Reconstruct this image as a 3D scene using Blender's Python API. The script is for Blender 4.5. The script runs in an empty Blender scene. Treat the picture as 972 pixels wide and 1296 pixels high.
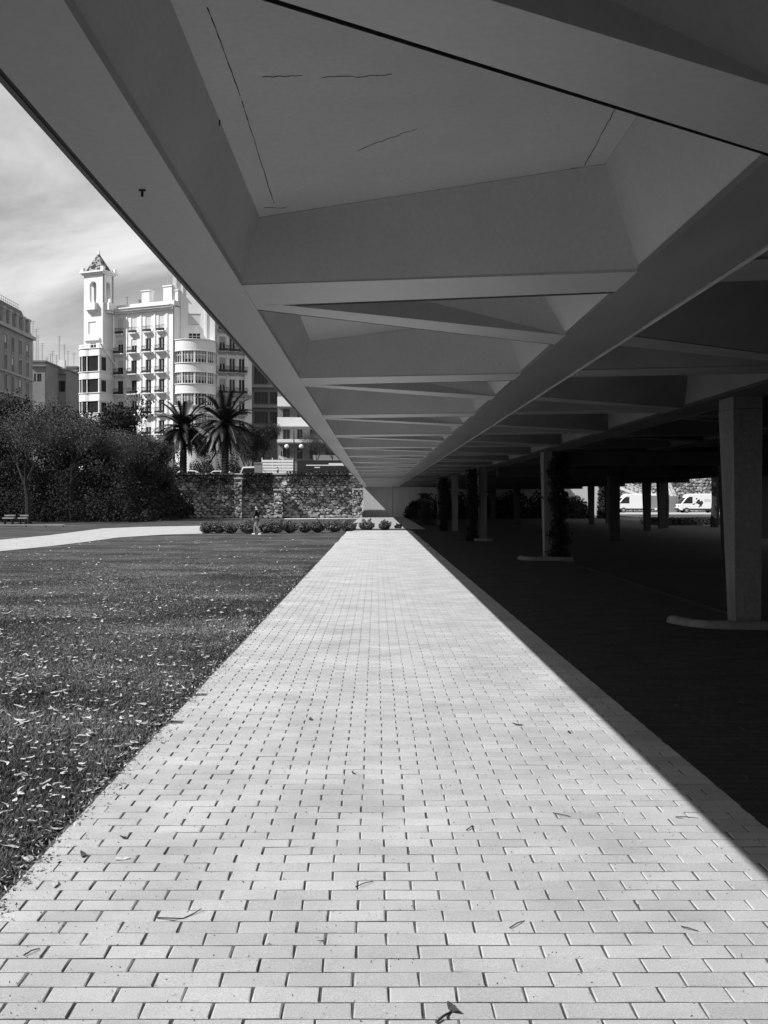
import bpy, math, random
import numpy as np
from mathutils import Vector, Matrix
R = math.radians
random.seed(7); rng = np.random.default_rng(7)
S = bpy.context.scene
COL = S.collection

# ------------------------------------------------------------------ camera, sky, sun, exposure
EYE = 1.52; F = 1350.0; PX0, PY0 = 476.0, 634.0          # focal length and vanishing point in photo pixels
cam = bpy.data.cameras.new('camera'); cam_o = bpy.data.objects.new('camera', cam); COL.objects.link(cam_o)
cam.sensor_fit = 'VERTICAL'; cam.sensor_height = 36.0; cam.sensor_width = 27.0; cam.lens = F/1296*36
cam.shift_x = (486-PX0)/1296; cam.shift_y = -(648-PY0)/1296
cam.clip_start = 0.05; cam.clip_end = 8000
cam_o.location = (0, 0, EYE); cam_o.rotation_euler = (R(90), 0, 0)
S.camera = cam_o

SUN = Vector((-1.0, -0.36, 1.03)).normalized()
EL = math.asin(SUN.z)
sl = bpy.data.lights.new('sun', 'SUN'); sl.energy = 5.0; sl.angle = R(0.5); sl.color = (1, 1, 1)
so = bpy.data.objects.new('sun', sl); COL.objects.link(so)
so.rotation_euler = SUN.to_track_quat('Z', 'Y').to_euler(); so.location = (-40, -15, 45)

W = bpy.data.worlds.new('World'); S.world = W; W.use_nodes = True
wt = W.node_tree; wt.nodes.clear()
def WN(t, **k):
    n = wt.nodes.new(t)
    for a, b in k.items(): setattr(n, a, b)
    return n
sky = WN('ShaderNodeTexSky', sky_type='NISHITA', sun_disc=False, sun_elevation=EL, sun_rotation=math.atan2(SUN.x, SUN.y))
sky.air_density = 0.6; sky.dust_density = 0.1
bw = WN('ShaderNodeSeparateColor'); wt.links.new(sky.outputs[0], bw.inputs[0])      # black and white through a red filter
tc = WN('ShaderNodeTexCoord'); sep = WN('ShaderNodeSeparateXYZ'); wt.links.new(tc.outputs['Generated'], sep.inputs[0])
def math_n(op, a, b=None, clamp=False):
    n = WN('ShaderNodeMath', operation=op); n.use_clamp = clamp
    for i, v in enumerate((a, b)):
        if v is None: continue
        if isinstance(v, (int, float)): n.inputs[i].default_value = v
        else: wt.links.new(v, n.inputs[i])
    return n.outputs[0]
zz = math_n('ADD', math_n('MAXIMUM', sep.outputs[2], 0.0), 0.30)
cx = math_n('DIVIDE', sep.outputs[0], zz); cy = math_n('DIVIDE', sep.outputs[1], zz)
comb = WN('ShaderNodeCombineXYZ'); wt.links.new(math_n('MULTIPLY', cx, 0.75), comb.inputs[0]); wt.links.new(cy, comb.inputs[1])
n1 = WN('ShaderNodeTexNoise'); n1.inputs['Scale'].default_value = 1.9; n1.inputs['Detail'].default_value = 8; n1.inputs['Roughness'].default_value = 0.55; n1.inputs['Distortion'].default_value = 0.5
mpv = WN('ShaderNodeMapping'); mpv.inputs['Location'].default_value = (-2.2, 8.3, 0)
wt.links.new(comb.outputs[0], mpv.inputs[0]); wt.links.new(mpv.outputs[0], n1.inputs['Vector'])
mr = WN('ShaderNodeMapRange'); mr.interpolation_type = 'SMOOTHSTEP'
mr.inputs[1].default_value = 0.36; mr.inputs[2].default_value = 0.66
wt.links.new(n1.outputs[0], mr.inputs[0])
mixc = WN('ShaderNodeMix'); mixc.data_type = 'FLOAT'
wt.links.new(math_n('ADD', math_n('MULTIPLY', mr.outputs[0], 0.72), 0.28), mixc.inputs[0])
wt.links.new(bw.outputs[0], mixc.inputs[2]); mixc.inputs[3].default_value = 13.0
bg = WN('ShaderNodeBackground'); bg.inputs[1].default_value = 0.055
wt.links.new(mixc.outputs[0], bg.inputs[0])
wo = WN('ShaderNodeOutputWorld'); wt.links.new(bg.outputs[0], wo.inputs[0])

S.view_settings.view_transform = 'Standard'; S.view_settings.look = 'None'
S.view_settings.gamma = 1.0; S.view_settings.use_curve_mapping = False
S.view_settings.exposure = 0.35
S.render.engine = 'CYCLES'
S.cycles.max_bounces = 8; S.cycles.diffuse_bounces = 4; S.cycles.use_denoising = True

# ------------------------------------------------------------------ helpers
def PX(px, Y): return (px-PX0)*Y/F
def PZ(py, Y): return EYE + (PY0-py)*Y/F
def GR(px, py):                      # photo pixel to a point of the flat ground
    Y = F*EYE/(py-PY0); return (PX(px, Y), Y)

def mat(name, g, rough=0.85, var=0.15, scale=4.0, detail=4, bump=0.0, bscale=None, island=0.0, objrand=0.0, spec=0.3, metallic=0.0, streak=None, coord='Object', fine=0.0, fscale=200):
    m = bpy.data.materials.new(name); m.use_nodes = True
    nt = m.node_tree; p = nt.nodes['Principled BSDF']
    p.inputs['Roughness'].default_value = rough; p.inputs['Metallic'].default_value = metallic
    p.inputs['Specular IOR Level'].default_value = spec
    L = nt.links.new; N = nt.nodes.new
    t = N('ShaderNodeNewGeometry') if coord == 'Position' else N('ShaderNodeTexCoord'); vec = t.outputs[coord]
    if streak:
        mp = N('ShaderNodeMapping'); mp.inputs['Scale'].default_value = streak; L(vec, mp.inputs[0]); vec = mp.outputs[0]
    n = N('ShaderNodeTexNoise'); n.inputs['Scale'].default_value = scale; n.inputs['Detail'].default_value = detail; n.inputs['Roughness'].default_value = 0.6
    L(vec, n.inputs['Vector'])
    r = N('ShaderNodeMapRange'); r.inputs[1].default_value = 0.3; r.inputs[2].default_value = 0.7
    r.inputs[3].default_value = g*(1-var); r.inputs[4].default_value = g*(1+var); L(n.outputs[0], r.inputs[0])
    out = r.outputs[0]
    def mult(src, amount):
        nonlocal out
        a = N('ShaderNodeMapRange'); a.inputs[3].default_value = 1-amount; a.inputs[4].default_value = 1+amount; L(src, a.inputs[0])
        b = N('ShaderNodeMath'); b.operation = 'MULTIPLY'; L(out, b.inputs[0]); L(a.outputs[0], b.inputs[1]); out = b.outputs[0]
    if island:
        gm = N('ShaderNodeNewGeometry'); mult(gm.outputs['Random Per Island'], island)
    if objrand:
        oi = N('ShaderNodeObjectInfo'); mult(oi.outputs['Random'], objrand)
    if fine:
        nf = N('ShaderNodeTexNoise'); nf.inputs['Scale'].default_value = fscale; nf.inputs['Detail'].default_value = 3; L(t.outputs[coord], nf.inputs['Vector'])
        fr_ = N('ShaderNodeMapRange'); fr_.inputs[1].default_value = .3; fr_.inputs[2].default_value = .7; L(nf.outputs[0], fr_.inputs[0]); mult(fr_.outputs[0], fine)
    L(out, p.inputs['Base Color'])
    if bump:
        n2 = N('ShaderNodeTexNoise'); n2.inputs['Scale'].default_value = bscale or scale*6; n2.inputs['Detail'].default_value = 5
        L(t.outputs[coord], n2.inputs['Vector'])
        b = N('ShaderNodeBump'); b.inputs['Strength'].default_value = bump; b.inputs['Distance'].default_value = 0.02
        L(n2.outputs[0], b.inputs['Height']); L(b.outputs[0], p.inputs['Normal'])
    m['out'] = 1
    return m

class Frame:
    """a wall's own axes: u along it, w into it, z up (all in world metres)"""
    def __init__(s, x, y, ang): s.o = (x, y); s.c = math.cos(ang); s.s = math.sin(ang)
    def p(s, u, w, z): return (s.o[0]+u*s.c-w*s.s, s.o[1]+u*s.s+w*s.c, z)
    def u_of(s, px, w=0.0):          # the u that is seen at photo column px
        r = (px-PX0)/F; bx, by = s.o[0]-w*s.s, s.o[1]+w*s.c
        return (r*by-bx)/(s.c-r*s.s)
ID = Frame(0, 0, 0)

class MB:
    def __init__(s, fr=ID): s.v = []; s.f = []; s.fr = fr
    def add(s, vs, fs):
        b = len(s.v); s.v += [s.fr.p(*q) for q in vs] if s.fr is not ID else [tuple(q) for q in vs]
        s.f += [tuple(i+b for i in f) for f in fs]
    def box(s, x0, x1, y0, y1, z0, z1):
        s.add([(x0,y0,z0),(x1,y0,z0),(x1,y1,z0),(x0,y1,z0),(x0,y0,z1),(x1,y0,z1),(x1,y1,z1),(x0,y1,z1)],
              [(0,3,2,1),(4,5,6,7),(0,1,5,4),(1,2,6,5),(2,3,7,6),(3,0,4,7)])
    def prism(s, poly, z0, z1):      # poly counter-clockwise seen from above
        n = len(poly)
        s.add([(x,y,z0) for x,y in poly]+[(x,y,z1) for x,y in poly],
              [tuple(range(n-1,-1,-1)), tuple(range(n,2*n))]+[(i,(i+1)%n,n+(i+1)%n,n+i) for i in range(n)])
    def loft(s, a, b, cap0=False, cap1=False):
        n = len(a)
        s.add(list(a)+list(b), [(i,(i+1)%n,n+(i+1)%n,n+i) for i in range(n)]+([tuple(range(n-1,-1,-1))] if cap0 else [])+([tuple(range(n,2*n))] if cap1 else []))
    def poly(s, pts): s.add(pts, [tuple(range(len(pts)))])
    def tube(s, pts, rad, n=6, cap=True):
        pts = [Vector(p) for p in pts]
        if not hasattr(rad, '__len__'): rad = [rad]*len(pts)
        vs = []; up = None
        for i, p in enumerate(pts):
            d = (pts[min(i+1,len(pts)-1)]-pts[max(i-1,0)]).normalized()
            if up is None:
                up = Vector((0,0,1)) if abs(d.z) < .9 else Vector((1,0,0))
            a = d.cross(up).normalized(); b = a.cross(d).normalized(); up = b
            for k in range(n):
                t = 2*math.pi*k/n; vs.append(tuple(p+rad[i]*(math.cos(t)*a+math.sin(t)*b)))
        fs = [(i*n+k, i*n+(k+1)%n, (i+1)*n+(k+1)%n, (i+1)*n+k) for i in range(len(pts)-1) for k in range(n)]
        if cap: fs += [tuple(range(n-1,-1,-1)), tuple(range((len(pts)-1)*n, len(pts)*n))]
        s.add(vs, fs)
    def lathe(s, prof, n=12, c=(0,0)):
        vs = [(c[0]+r*math.cos(2*math.pi*k/n), c[1]+r*math.sin(2*math.pi*k/n), z) for r, z in prof for k in range(n)]
        m = len(prof)
        fs = [(i*n+k, i*n+(k+1)%n, (i+1)*n+(k+1)%n, (i+1)*n+k) for i in range(m-1) for k in range(n)]
        fs += [tuple(range(n-1,-1,-1)), tuple(range((m-1)*n, m*n))]
        s.add(vs, fs)
    def build(s, name, m, parent=None, smooth=False, **props):
        o = [0,0,0]
        if parent is not None:
            q = parent
            while q is not None: o = [a+b for a, b in zip(o, q.location)]; q = q.parent
        me = bpy.data.meshes.new(name)
        me.from_pydata([(x-o[0], y-o[1], z-o[2]) for x,y,z in s.v], [], s.f); me.materials.append(m)
        if smooth: me.polygons.foreach_set('use_smooth', [True]*len(me.polygons))
        return link(name, me, parent, **props)
def link(name, me, parent=None, loc=(0,0,0), **props):
    ob = bpy.data.objects.new(name, me); COL.objects.link(ob); ob.location = loc
    if parent is not None: ob.parent = parent
    for k, v in props.items(): ob[k] = v
    return ob
def thing(name, label, cat, loc, group=None, rz=0.0):
    e = bpy.data.objects.new(name, None); COL.objects.link(e); e.empty_display_size = .2
    e.location = loc; e.rotation_euler = (0,0,rz); e['label'] = label; e['category'] = cat
    if group: e['group'] = group
    return e
def tag(o, label, cat, group=None):
    o['label'] = label; o['category'] = cat
    if group: o['group'] = group
    return o
def copy_tree(o, parent=None):
    c = o.copy(); COL.objects.link(c)
    if parent is not None: c.parent = parent
    for ch in list(o.children): copy_tree(ch, c)
    return c
def np_mesh(name, V, faces_n, m, smooth=False):     # V: (n*faces_n,3), consecutive faces
    n = len(V)//faces_n
    me = bpy.data.meshes.new(name); me.vertices.add(len(V)); me.vertices.foreach_set('co', np.asarray(V, np.float32).ravel())
    me.loops.add(len(V)); me.loops.foreach_set('vertex_index', np.arange(len(V), dtype=np.int32))
    me.polygons.add(n); me.polygons.foreach_set('loop_start', np.arange(0, len(V), faces_n, dtype=np.int32))
    me.update(); me.validate(); me.materials.append(m)
    return me

# ------------------------------------------------------------------ materials
M = {}
M['brick'] = mat('paver_concrete', .455, .9, .16, 1.6, detail=10, bump=.5, bscale=420, island=.09, objrand=.09, coord='Position', fine=.24, fscale=260)
M['shade_paver'] = mat('shaded_paver_concrete', .032, .9, .25, 2.2, detail=8, bump=.3, bscale=300, island=.2, coord='Position', fine=.2)  # copy of the path pavers with the bridge's shade put into its colour
M['joint'] = mat('joint_sand', .085, .95, .5, 60, coord='Position', fine=.5, fscale=300)
M['lawn'] = mat('lawn_soil', .040, .95, .5, 1.2, detail=8, bump=.8, bscale=14, coord='Object')
M['blade'] = mat('grass_blade', .115, .8, .4, .9, island=.5)
M['leaf_pale'] = mat('dry_leaf', .42, .7, .3, 20, island=.4, objrand=.35)
M['leaf_dark'] = mat('dark_leaf', .05, .8, .3, 20)
M['twig'] = mat('twig', .06, .9, .3, 20)
M['gravel'] = mat('pale_gravel', .36, .95, .15, 1.5, bump=.3)
M['soil'] = mat('shade_darkened_soil', .014, .95, .4, .8, detail=8, bump=.5)  # soil taken near black, so the bridge's shade is in its colour
M['asphalt'] = mat('asphalt', .06, .9, .2, 2)
M['far_ground'] = mat('far_ground', .10, .95, .3, .02)
M['soffit'] = mat('painted_soffit', .42, .6, .12, .8, detail=9, bump=.06, bscale=24, coord='Position', fine=.05, fscale=40)
M['flange'] = mat('painted_flange', .39, .45, .10, 1.1, detail=9, streak=(1,.35,1), spec=.5, bump=.03, bscale=9, coord='Position', fine=.05, fscale=30)
M['inner'] = mat('shade_toned_soffit', .16, .85, .2, 1, detail=8, coord='Position')  # second bay's soffit, its shade put into the colour
M['deep'] = mat('deep_shade_soffit', .05, .9, .25, 1, detail=8, coord='Position')  # deep bays, inner girders and cross beams, with shade put into the colour
M['girder'] = mat('grey_painted_girder', .19, .36, .22, 1.3, detail=7, streak=(1,.3,1), spec=.5, bump=.03, bscale=7, coord='Position')
M['crack'] = mat('crack', .02, .9, .1, 5)
M['shade_concrete'] = mat('shaded_pillar_concrete', .04, .9, .2, 3, bump=.2)  # far pillars as dark silhouettes, their shade put into the colour
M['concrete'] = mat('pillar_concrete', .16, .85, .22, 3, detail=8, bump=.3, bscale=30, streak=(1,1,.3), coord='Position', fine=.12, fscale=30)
M['abut'] = mat('abutment_concrete', .62, .85, .08, 1.2, bump=.1, streak=(3,3,.3))
M['stone'] = mat('rubble_stone', .30, .9, .45, 3, bump=.6, bscale=14, island=.55)
M['mortar'] = mat('dark_mortar', .10, .95, .3, 3)
M['coping'] = mat('coping_stone', .40, .9, .2, 2)
M['leaf'] = mat('tree_leaf', .021, .75, .3, .5, island=.5)
M['leaf_twiggy'] = mat('dry_tree_leaf', .072, .8, .5, .4, island=.9)
M['evergreen'] = mat('evergreen_leaf', .018, .8, .3, .5, island=.4)
M['shrub'] = mat('shrub_leaf', .10, .6, .3, 3, island=.6)
M['bark'] = mat('bark', .022, .95, .4, 6, bump=.6)
M['palm'] = mat('palm_leaf', .020, .5, .3, 2, spec=.5)
M['white_wall'] = mat('white_stucco', .72, .85, .09, .5, detail=7, bump=.03, streak=(1,1,.25))
M['cream_wall'] = mat('cream_stucco', .60, .85, .12, .5, detail=7, streak=(1,1,.25))
M['grey_wall'] = mat('grey_stucco', .25, .9, .15, .5)
M['dark_wall'] = mat('dark_stucco', .22, .9, .12, .5)
M['trim'] = mat('pale_trim', .72, .85, .08, 1)
M['grey_trim'] = mat('grey_trim', .33, .85, .15, 1)
M['iron'] = mat('dark_iron', .025, .5, .1, 4)
M['glass'] = mat('dark_glass', .025, .2, .2, .6, spec=.3)
M['frame'] = mat('white_frame', .70, .6, .05, 3)
M['dark_frame'] = mat('dark_frame', .12, .6, .1, 3)
M['blind'] = mat('roller_blind', .55, .8, .12, 2, streak=(1,1,12))
M['grey_blind'] = mat('grey_blind', .30, .8, .12, 2, streak=(1,1,12))
M['slate'] = mat('mansard_slate', .12, .8, .35, 2)
M['white_paint'] = mat('white_paint', .80, .4, .03, 2, spec=.5)
M['dark_paint'] = mat('dark_paint', .02, .35, .1, 2, spec=.5)
M['rubber'] = mat('tyre_rubber', .02, .8, .1, 5)
M['globe'] = mat('opal_globe', .80, .3, .02, 2)
M['metal'] = mat('rim_metal', .35, .4, .1, 5, metallic=.6)
M['skin'] = mat('skin', .35, .6, .05, 8)
M['cloth_dark'] = mat('dark_cloth', .015, .9, .2, 12)
M['cloth_pale'] = mat('pale_cloth', .2, .9, .1, 12)
M['hair'] = mat('dark_hair', .02, .7, .2, 30)
# the tower's glazed roof tiles: light and dark tiles mixed
m = mat('mosaic_tile', .3, .75, .0, 1, spec=.15); nt = m.node_tree
vo = nt.nodes.new('ShaderNodeTexVoronoi'); vo.inputs['Scale'].default_value = 3.4
cr = nt.nodes.new('ShaderNodeMath'); cr.operation = 'GREATER_THAN'; cr.inputs[1].default_value = .58
sc_ = nt.nodes.new('ShaderNodeMapRange'); sc_.inputs[3].default_value = .03; sc_.inputs[4].default_value = .26
tcn = nt.nodes.new('ShaderNodeTexCoord'); nt.links.new(tcn.outputs['Object'], vo.inputs['Vector'])
spx = nt.nodes.new('ShaderNodeSeparateColor'); nt.links.new(vo.outputs['Color'], spx.inputs[0])
nt.links.new(spx.outputs[0], cr.inputs[0]); nt.links.new(cr.outputs[0], sc_.inputs[0]); nt.links.new(sc_.outputs[0], nt.nodes['Principled BSDF'].inputs['Base Color'])
M['mosaic'] = m
# far end of the path, where single bricks are under a pixel
m = mat('far_pavers', .42, .9, .1, 9); nt = m.node_tree
bt = nt.nodes.new('ShaderNodeTexBrick'); bt.inputs['Scale'].default_value = 1.0
bt.inputs['Brick Width'].default_value = .205; bt.inputs['Row Height'].default_value = .1015; bt.inputs['Mortar Size'].default_value = .007
for i, g in ((1,.35),(2,.40),(3,.10)): bt.inputs[i].default_value = (g,g,g,1)
tcn = nt.nodes.new('ShaderNodeTexCoord'); nt.links.new(tcn.outputs['Object'], bt.inputs['Vector'])
nt.links.new(bt.outputs[0], nt.nodes['Principled BSDF'].inputs['Base Color'])
M['far_brick'] = m
# lawn sheet: patchy in long wide bands
for key in ('lawn','blade'):
  nt = M[key].node_tree; pb = nt.nodes['Principled BSDF']; src = pb.inputs['Base Color'].links[0].from_socket
  tcn = nt.nodes.new('ShaderNodeTexCoord'); mp = nt.nodes.new('ShaderNodeMapping'); mp.inputs['Scale'].default_value = (.22,.42,1)
  nn = nt.nodes.new('ShaderNodeTexNoise'); nn.inputs['Scale'].default_value = 1.3; nn.inputs['Detail'].default_value = 5
  rr = nt.nodes.new('ShaderNodeMapRange'); rr.inputs[1].default_value = .35; rr.inputs[2].default_value = .68; rr.inputs[3].default_value = .5; rr.inputs[4].default_value = 1.8
  mm = nt.nodes.new('ShaderNodeMath'); mm.operation = 'MULTIPLY'
  nt.links.new(tcn.outputs['Object'], mp.inputs[0]); nt.links.new(mp.outputs[0], nn.inputs['Vector']); nt.links.new(nn.outputs[0], rr.inputs[0])
  nt.links.new(src, mm.inputs[0]); nt.links.new(rr.outputs[0], mm.inputs[1]); nt.links.new(mm.outputs[0], pb.inputs['Base Color'])

# ------------------------------------------------------------------ ground
STREET = 3.6; YW = 95.0                       # street level; the river wall's face
b = MB(); b.poly([(-3000,-200,0),(3000,-200,0),(3000,149,0),(-3000,149,0)]); lawn = b.build('lawn', M['lawn'], kind='structure')
b = MB(); b.poly([(-3000,YW+.3,STREET),(20.0,YW+2.5,STREET),(24,147.8,STREET),(3000,147.8,STREET),(3000,4000,STREET),(-3000,4000,STREET)])
b.build('street', M['asphalt'], kind='structure')
# pale gravel path crossing on the left
top = [(-260,700),(-120,690),(0,683.5),(60,678),(130,669),(180,667),(256,665.5)]
bot = [(256,675.5),(205,677),(150,680.5),(110,686),(60,692),(0,698),(-120,712),(-260,726)]
b = MB(); b.poly([(*GR(*p), .012) for p in bot[::-1]][::1] and [(*GR(*p), .012) for p in (bot+top)][::1]); gp = b.build('gravel_path', M['gravel'], kind='structure')
b = MB(); b.poly([(*GR(*p), .012) for p in [(360,656.2),(470,655.2),(470,656.6),(360,657.4)][::-1]]); b.build('gravel_path', M['gravel'], kind='structure')
b = MB(); b.poly([(4.65,3,.006),(60,3,.006),(60,62,.006),(24,96,.006),(1.76,96,.006),(1.76,30,.006),(4.65,30,.006)]); b.build('bare_ground', M['soil'], kind='structure')

# ------------------------------------------------------------------ the paved path, brick by brick
BW, BR = .205, .1015; XE = -1.40+15.5*.205                           # pitch across, pitch along
b = MB(); XL = -1.40
b.poly([(XL-.02,-3,.0302),(4.7,-3,.0302),(4.7,30,.0302),(XE,30,.0302),(XE,54,.0302),(XL-.02,54,.0302)]); bed = b.build('path', M['joint'], kind='structure')
def brick_mesh(seed):
    r = random.Random(seed); q = MB()
    hx, hy, h = BW/2-.0028, BR/2-.0045, .032
    bv = .0040
    def ring(ex, ey, z): return [(sx*(ex+r.uniform(-.0012,.0012)), sy*(ey+r.uniform(-.0012,.0012)), z+r.uniform(-.0008,.0008)) for sx, sy in ((-1,-1),(1,-1),(1,1),(-1,1))]
    a, c, d = ring(hx,hy,0), ring(hx,hy,h-bv), ring(hx-bv,hy-bv,h)
    q.loft(a, c); q.loft(c, d, cap1=True)
    return q
def edge_dirt(me, n):                          # joint dirt caked on the sides of every paver
    me.materials.append(M['joint']); idx = np.array(([1,1,1,1,0,0,0,0,0]*n), np.int32); me.polygons.foreach_set('material_index', idx)
bm_src = [brick_mesh(i) for i in range(5)]
bm_me = []
for q in bm_src:
    me = bpy.data.meshes.new('brick'); me.from_pydata(q.v, [], q.f); me.materials.append(M['brick']); edge_dirt(me, 1); bm_me.append(me)
spots = []
nrow = int((54-2.4)/BR)
def wave(x, y): return (.018*math.sin(y*.9+.3)+.009*math.sin(y*2.3+x))*min(1,max(0,(y-28)/10))-.0
for i in range(nrow):
    y = 2.4+i*BR
    jit = random.uniform(-.004,.004)
    for j in range(0, 31):
        x = XL+BW/2+j*BW-(i % 2)*BW/2; sx = 1
        if x < XL+.02: x, sx = XL+BW/4, .5          # half pavers close every other course
        if abs(x-XE) < .02: spots.append((XE-BW/4, y, 0, 0, 0, 0, .49)); x, sx = XE+BW/4, .49
        if x > (4.62 if y < 30 else XE): continue
        if sx < 1 and x < XL+.1 and random.random() < .04: continue
        spots.append((x+(jit if sx == 1 else 0)+random.uniform(-.0015,.0015), y+random.uniform(-.001,.001), random.uniform(-.0006,.0006)+max(0,wave(x,y)+.012*min(1,max(0,(y-28)/10))), random.gauss(0,.005), random.gauss(0,.004), random.gauss(0,.005), sx))
def in_view(x, y): return y > 2.95 and -.385*y < x < .40*y
shade_spots = [s for s in spots if s[0] > XE]  # pavers past this edge take the shade-coloured copy
dk = set(shade_spots); spots = [s for s in spots if s not in dk]
vis = [s for s in spots if in_view(s[0], s[1])][:300]; vs_ = set(vis)
for k, (x, y, z, rz, rx, ry, sx) in enumerate(vis):
    o = link('brick', bm_me[k % 5], bed, (x, y, .004+z)); o.rotation_euler = (rx, ry, rz); o.scale.x = sx
V = []; Fc = []
base = [(np.array(q.v), q.f) for q in bm_src]
rest = [s for s in spots if s not in vs_]
for nm, lst, mm_ in (('brick_field', rest, 'brick'), ('shaded_brick_field', shade_spots, 'shade_paver')):
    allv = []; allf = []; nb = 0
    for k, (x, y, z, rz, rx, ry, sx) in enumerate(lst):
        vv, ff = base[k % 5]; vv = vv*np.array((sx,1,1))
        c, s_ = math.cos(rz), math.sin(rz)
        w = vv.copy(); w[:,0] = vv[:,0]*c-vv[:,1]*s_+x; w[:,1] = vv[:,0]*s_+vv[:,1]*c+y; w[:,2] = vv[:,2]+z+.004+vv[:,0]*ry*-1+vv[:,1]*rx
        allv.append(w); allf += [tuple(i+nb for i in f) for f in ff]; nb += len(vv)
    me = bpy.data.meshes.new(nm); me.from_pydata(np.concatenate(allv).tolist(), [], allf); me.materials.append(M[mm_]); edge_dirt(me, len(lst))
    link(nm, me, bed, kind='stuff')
# a second stretch, beyond the shrubs, up to the abutment
q = MB(); q.prism([(-1.55,57),(2.6,57),(2.6,96.8),(-1.5,96.8)], .0, .05); q.build('path', M['far_brick'], kind='structure')

# ------------------------------------------------------------------ the bridge
ZS = EYE+1.25                                 # underside of the flanges
YA, YB = -19.0, 97.0
br = thing('road_bridge', 'wide low bridge with pale coffered underside, crossed by V-shaped ribs', 'bridge', (0,0,0))
def flange(x0, x1, name, m):                  # a long girder: flat bottom flange with a thin lip and a web above
    y = YA
    while y < YB:                             # welded from lengths with fine seams between them
        e = min(y+7.05, YB); q = MB(); q.box(x0, x1, y+.0018, e-.0018, ZS, ZS+.035); q.box(x0+.03, x1-.03, y, e, ZS+.035, ZS+.62); q.build(name, m, br); y = e
bays = []
GX = [(-1.085,-.78), (1.43,1.91), (4.12,4.60), (6.8,7.28), (9.5,9.98), (12.2,12.68), (14.9,15.95)]
flange(*GX[0], 'edge_girder', M['flange'])
q = MB(); q.box(-1.103,-1.088, YA, YB, ZS+.006, ZS+.5); q.build('drip_strip', M['iron'], br)
q = MB(); q.box(-1.125,-1.105, YA, YB, ZS+.001, ZS+.42); q.build('edge_strip', M['dark_frame'], br)
for i, g in enumerate(GX[1:]):
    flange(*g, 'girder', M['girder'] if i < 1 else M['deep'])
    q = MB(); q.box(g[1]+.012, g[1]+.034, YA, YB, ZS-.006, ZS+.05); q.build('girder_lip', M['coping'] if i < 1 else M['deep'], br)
q = MB(); q.box(-.75,15.9,YA,YB,ZS+.645,ZS+.75); q.box(-1.06,-.75,YA,YB,ZS+.625,ZS+.75); q.build('deck', M['concrete'], br)
P = 4.7
def mirror(poly, on): return [(1-x, y) for x, y in poly][::-1] if on else poly
def pts3(poly, z, x0, x1, flip, y0):
    r = [(x0+(x1-x0)*u, y0+(-(y-6.65)+6.65 if flip else y), z) for u, y in poly]
    if flip: r = [(x0+(x1-x0)*(1-(x-x0)/(x1-x0)), y, z_) for x, y, z_ in r]
    return r
lib = {}
def cell(x0, x1, flip, yshift, tone):
    key = (round(x1-x0,3), flip, tone)
    if key not in lib:
        w = x1-x0
        T = lambda poly, z: [((w-u*w if flip else u*w), (13.3-y if flip else y), z) for u, y in poly]
        G = .012                                            # the dark gap beside each rib
        out = {}
        # ribs (u, y): straight and diagonal, sharing a node on the edge girder
        st = [(0,6.20),(1,5.84),(1,6.39),(0,6.86)]
        dg = [(0,6.862),(.06,6.80),(1,8.07),(1,8.56),(0,6.99)]
        for nm, pl in (('straight_rib', st), ('diagonal_rib', dg)):
            q = MB(); q.loft(T(pl, ZS+.004), T(pl, ZS+.022), cap0=True, cap1=True)
            ins = [(u, y) for u, y in pl]; q.loft(T(ins, ZS+.022), T(ins, ZS+.30))
            out[nm] = (q, M['flange'])
        # big coffer: four sloped sides up to a panel of three strips
        g = G/w
        zc = lambda u: .35+(u-.055)/.845*.18                     # the panel rises away from the edge girder
        ya = lambda u: 2.27+1.59*u+1.74*zc(u); yb = lambda u: 6.20-.36*u-.457*zc(u)
        lo = [(-.008,2.315,.006),(1.008,3.90,.006),(1.008,5.845,.006),(-.008,6.205,.006)]
        def T3(pl): return [T([(u,y)], ZS+z)[0] for u, y, z in pl]
        A = T3(lo); B_ = T3([(.055,ya(.055),zc(.055)),(.9,ya(.9),zc(.9)),(.9,yb(.9),zc(.9)),(.055,yb(.055),zc(.055))])
        q = MB(); q.loft(A, B_); out['coffer'] = (q, M['soffit'])
        q = MB()
        for ua, ub in ((.055,.9),):
            pl = [(ua,ya(ua)),(ub,ya(ub)),(ub,yb(ub)),(ua,yb(ua))]
            q.loft(T3([(u,y,zc(u)+.0015) for u, y in pl]), T3([(u,y,zc(u)+.04) for u, y in pl]), cap0=True)
        pl = [(.05,ya(.05)-.05),(.905,ya(.905)-.05),(.905,yb(.905)+.05),(.05,yb(.05)+.05)]
        q.loft(T3([(u,y,zc(u)+.0415) for u, y in pl]), T3([(u,y,zc(u)+.05) for u, y in pl]), cap0=True)
        out['ceiling_panel'] = (q, M['soffit'])
        # small triangular coffer between the two ribs
        lo = [(.02,6.925),(1.008,6.455),(1.008,8.078)]; cu, cy_ = sum(u for u,_ in lo)/3, sum(y for _,y in lo)/3
        hi = [(cu+(u-cu)*.66, cy_+(y-cy_)*.66) for u, y in lo]
        q = MB(); A, B_ = T3([(*lo[0],.006),(*lo[1],.006),(*lo[2],.006)]), T(hi, ZS+.28); q.loft(A, B_); q.poly(B_)
        out['triangular_coffer'] = (q, M['soffit'])
        lib[key] = {}
        for nm, (q, mm_) in out.items():
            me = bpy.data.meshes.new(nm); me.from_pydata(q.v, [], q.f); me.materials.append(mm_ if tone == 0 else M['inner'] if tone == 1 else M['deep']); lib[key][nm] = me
    for nm, me in lib[key].items(): link(nm, me, br, (x0, yshift, 0))
nb_ = 0
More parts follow.
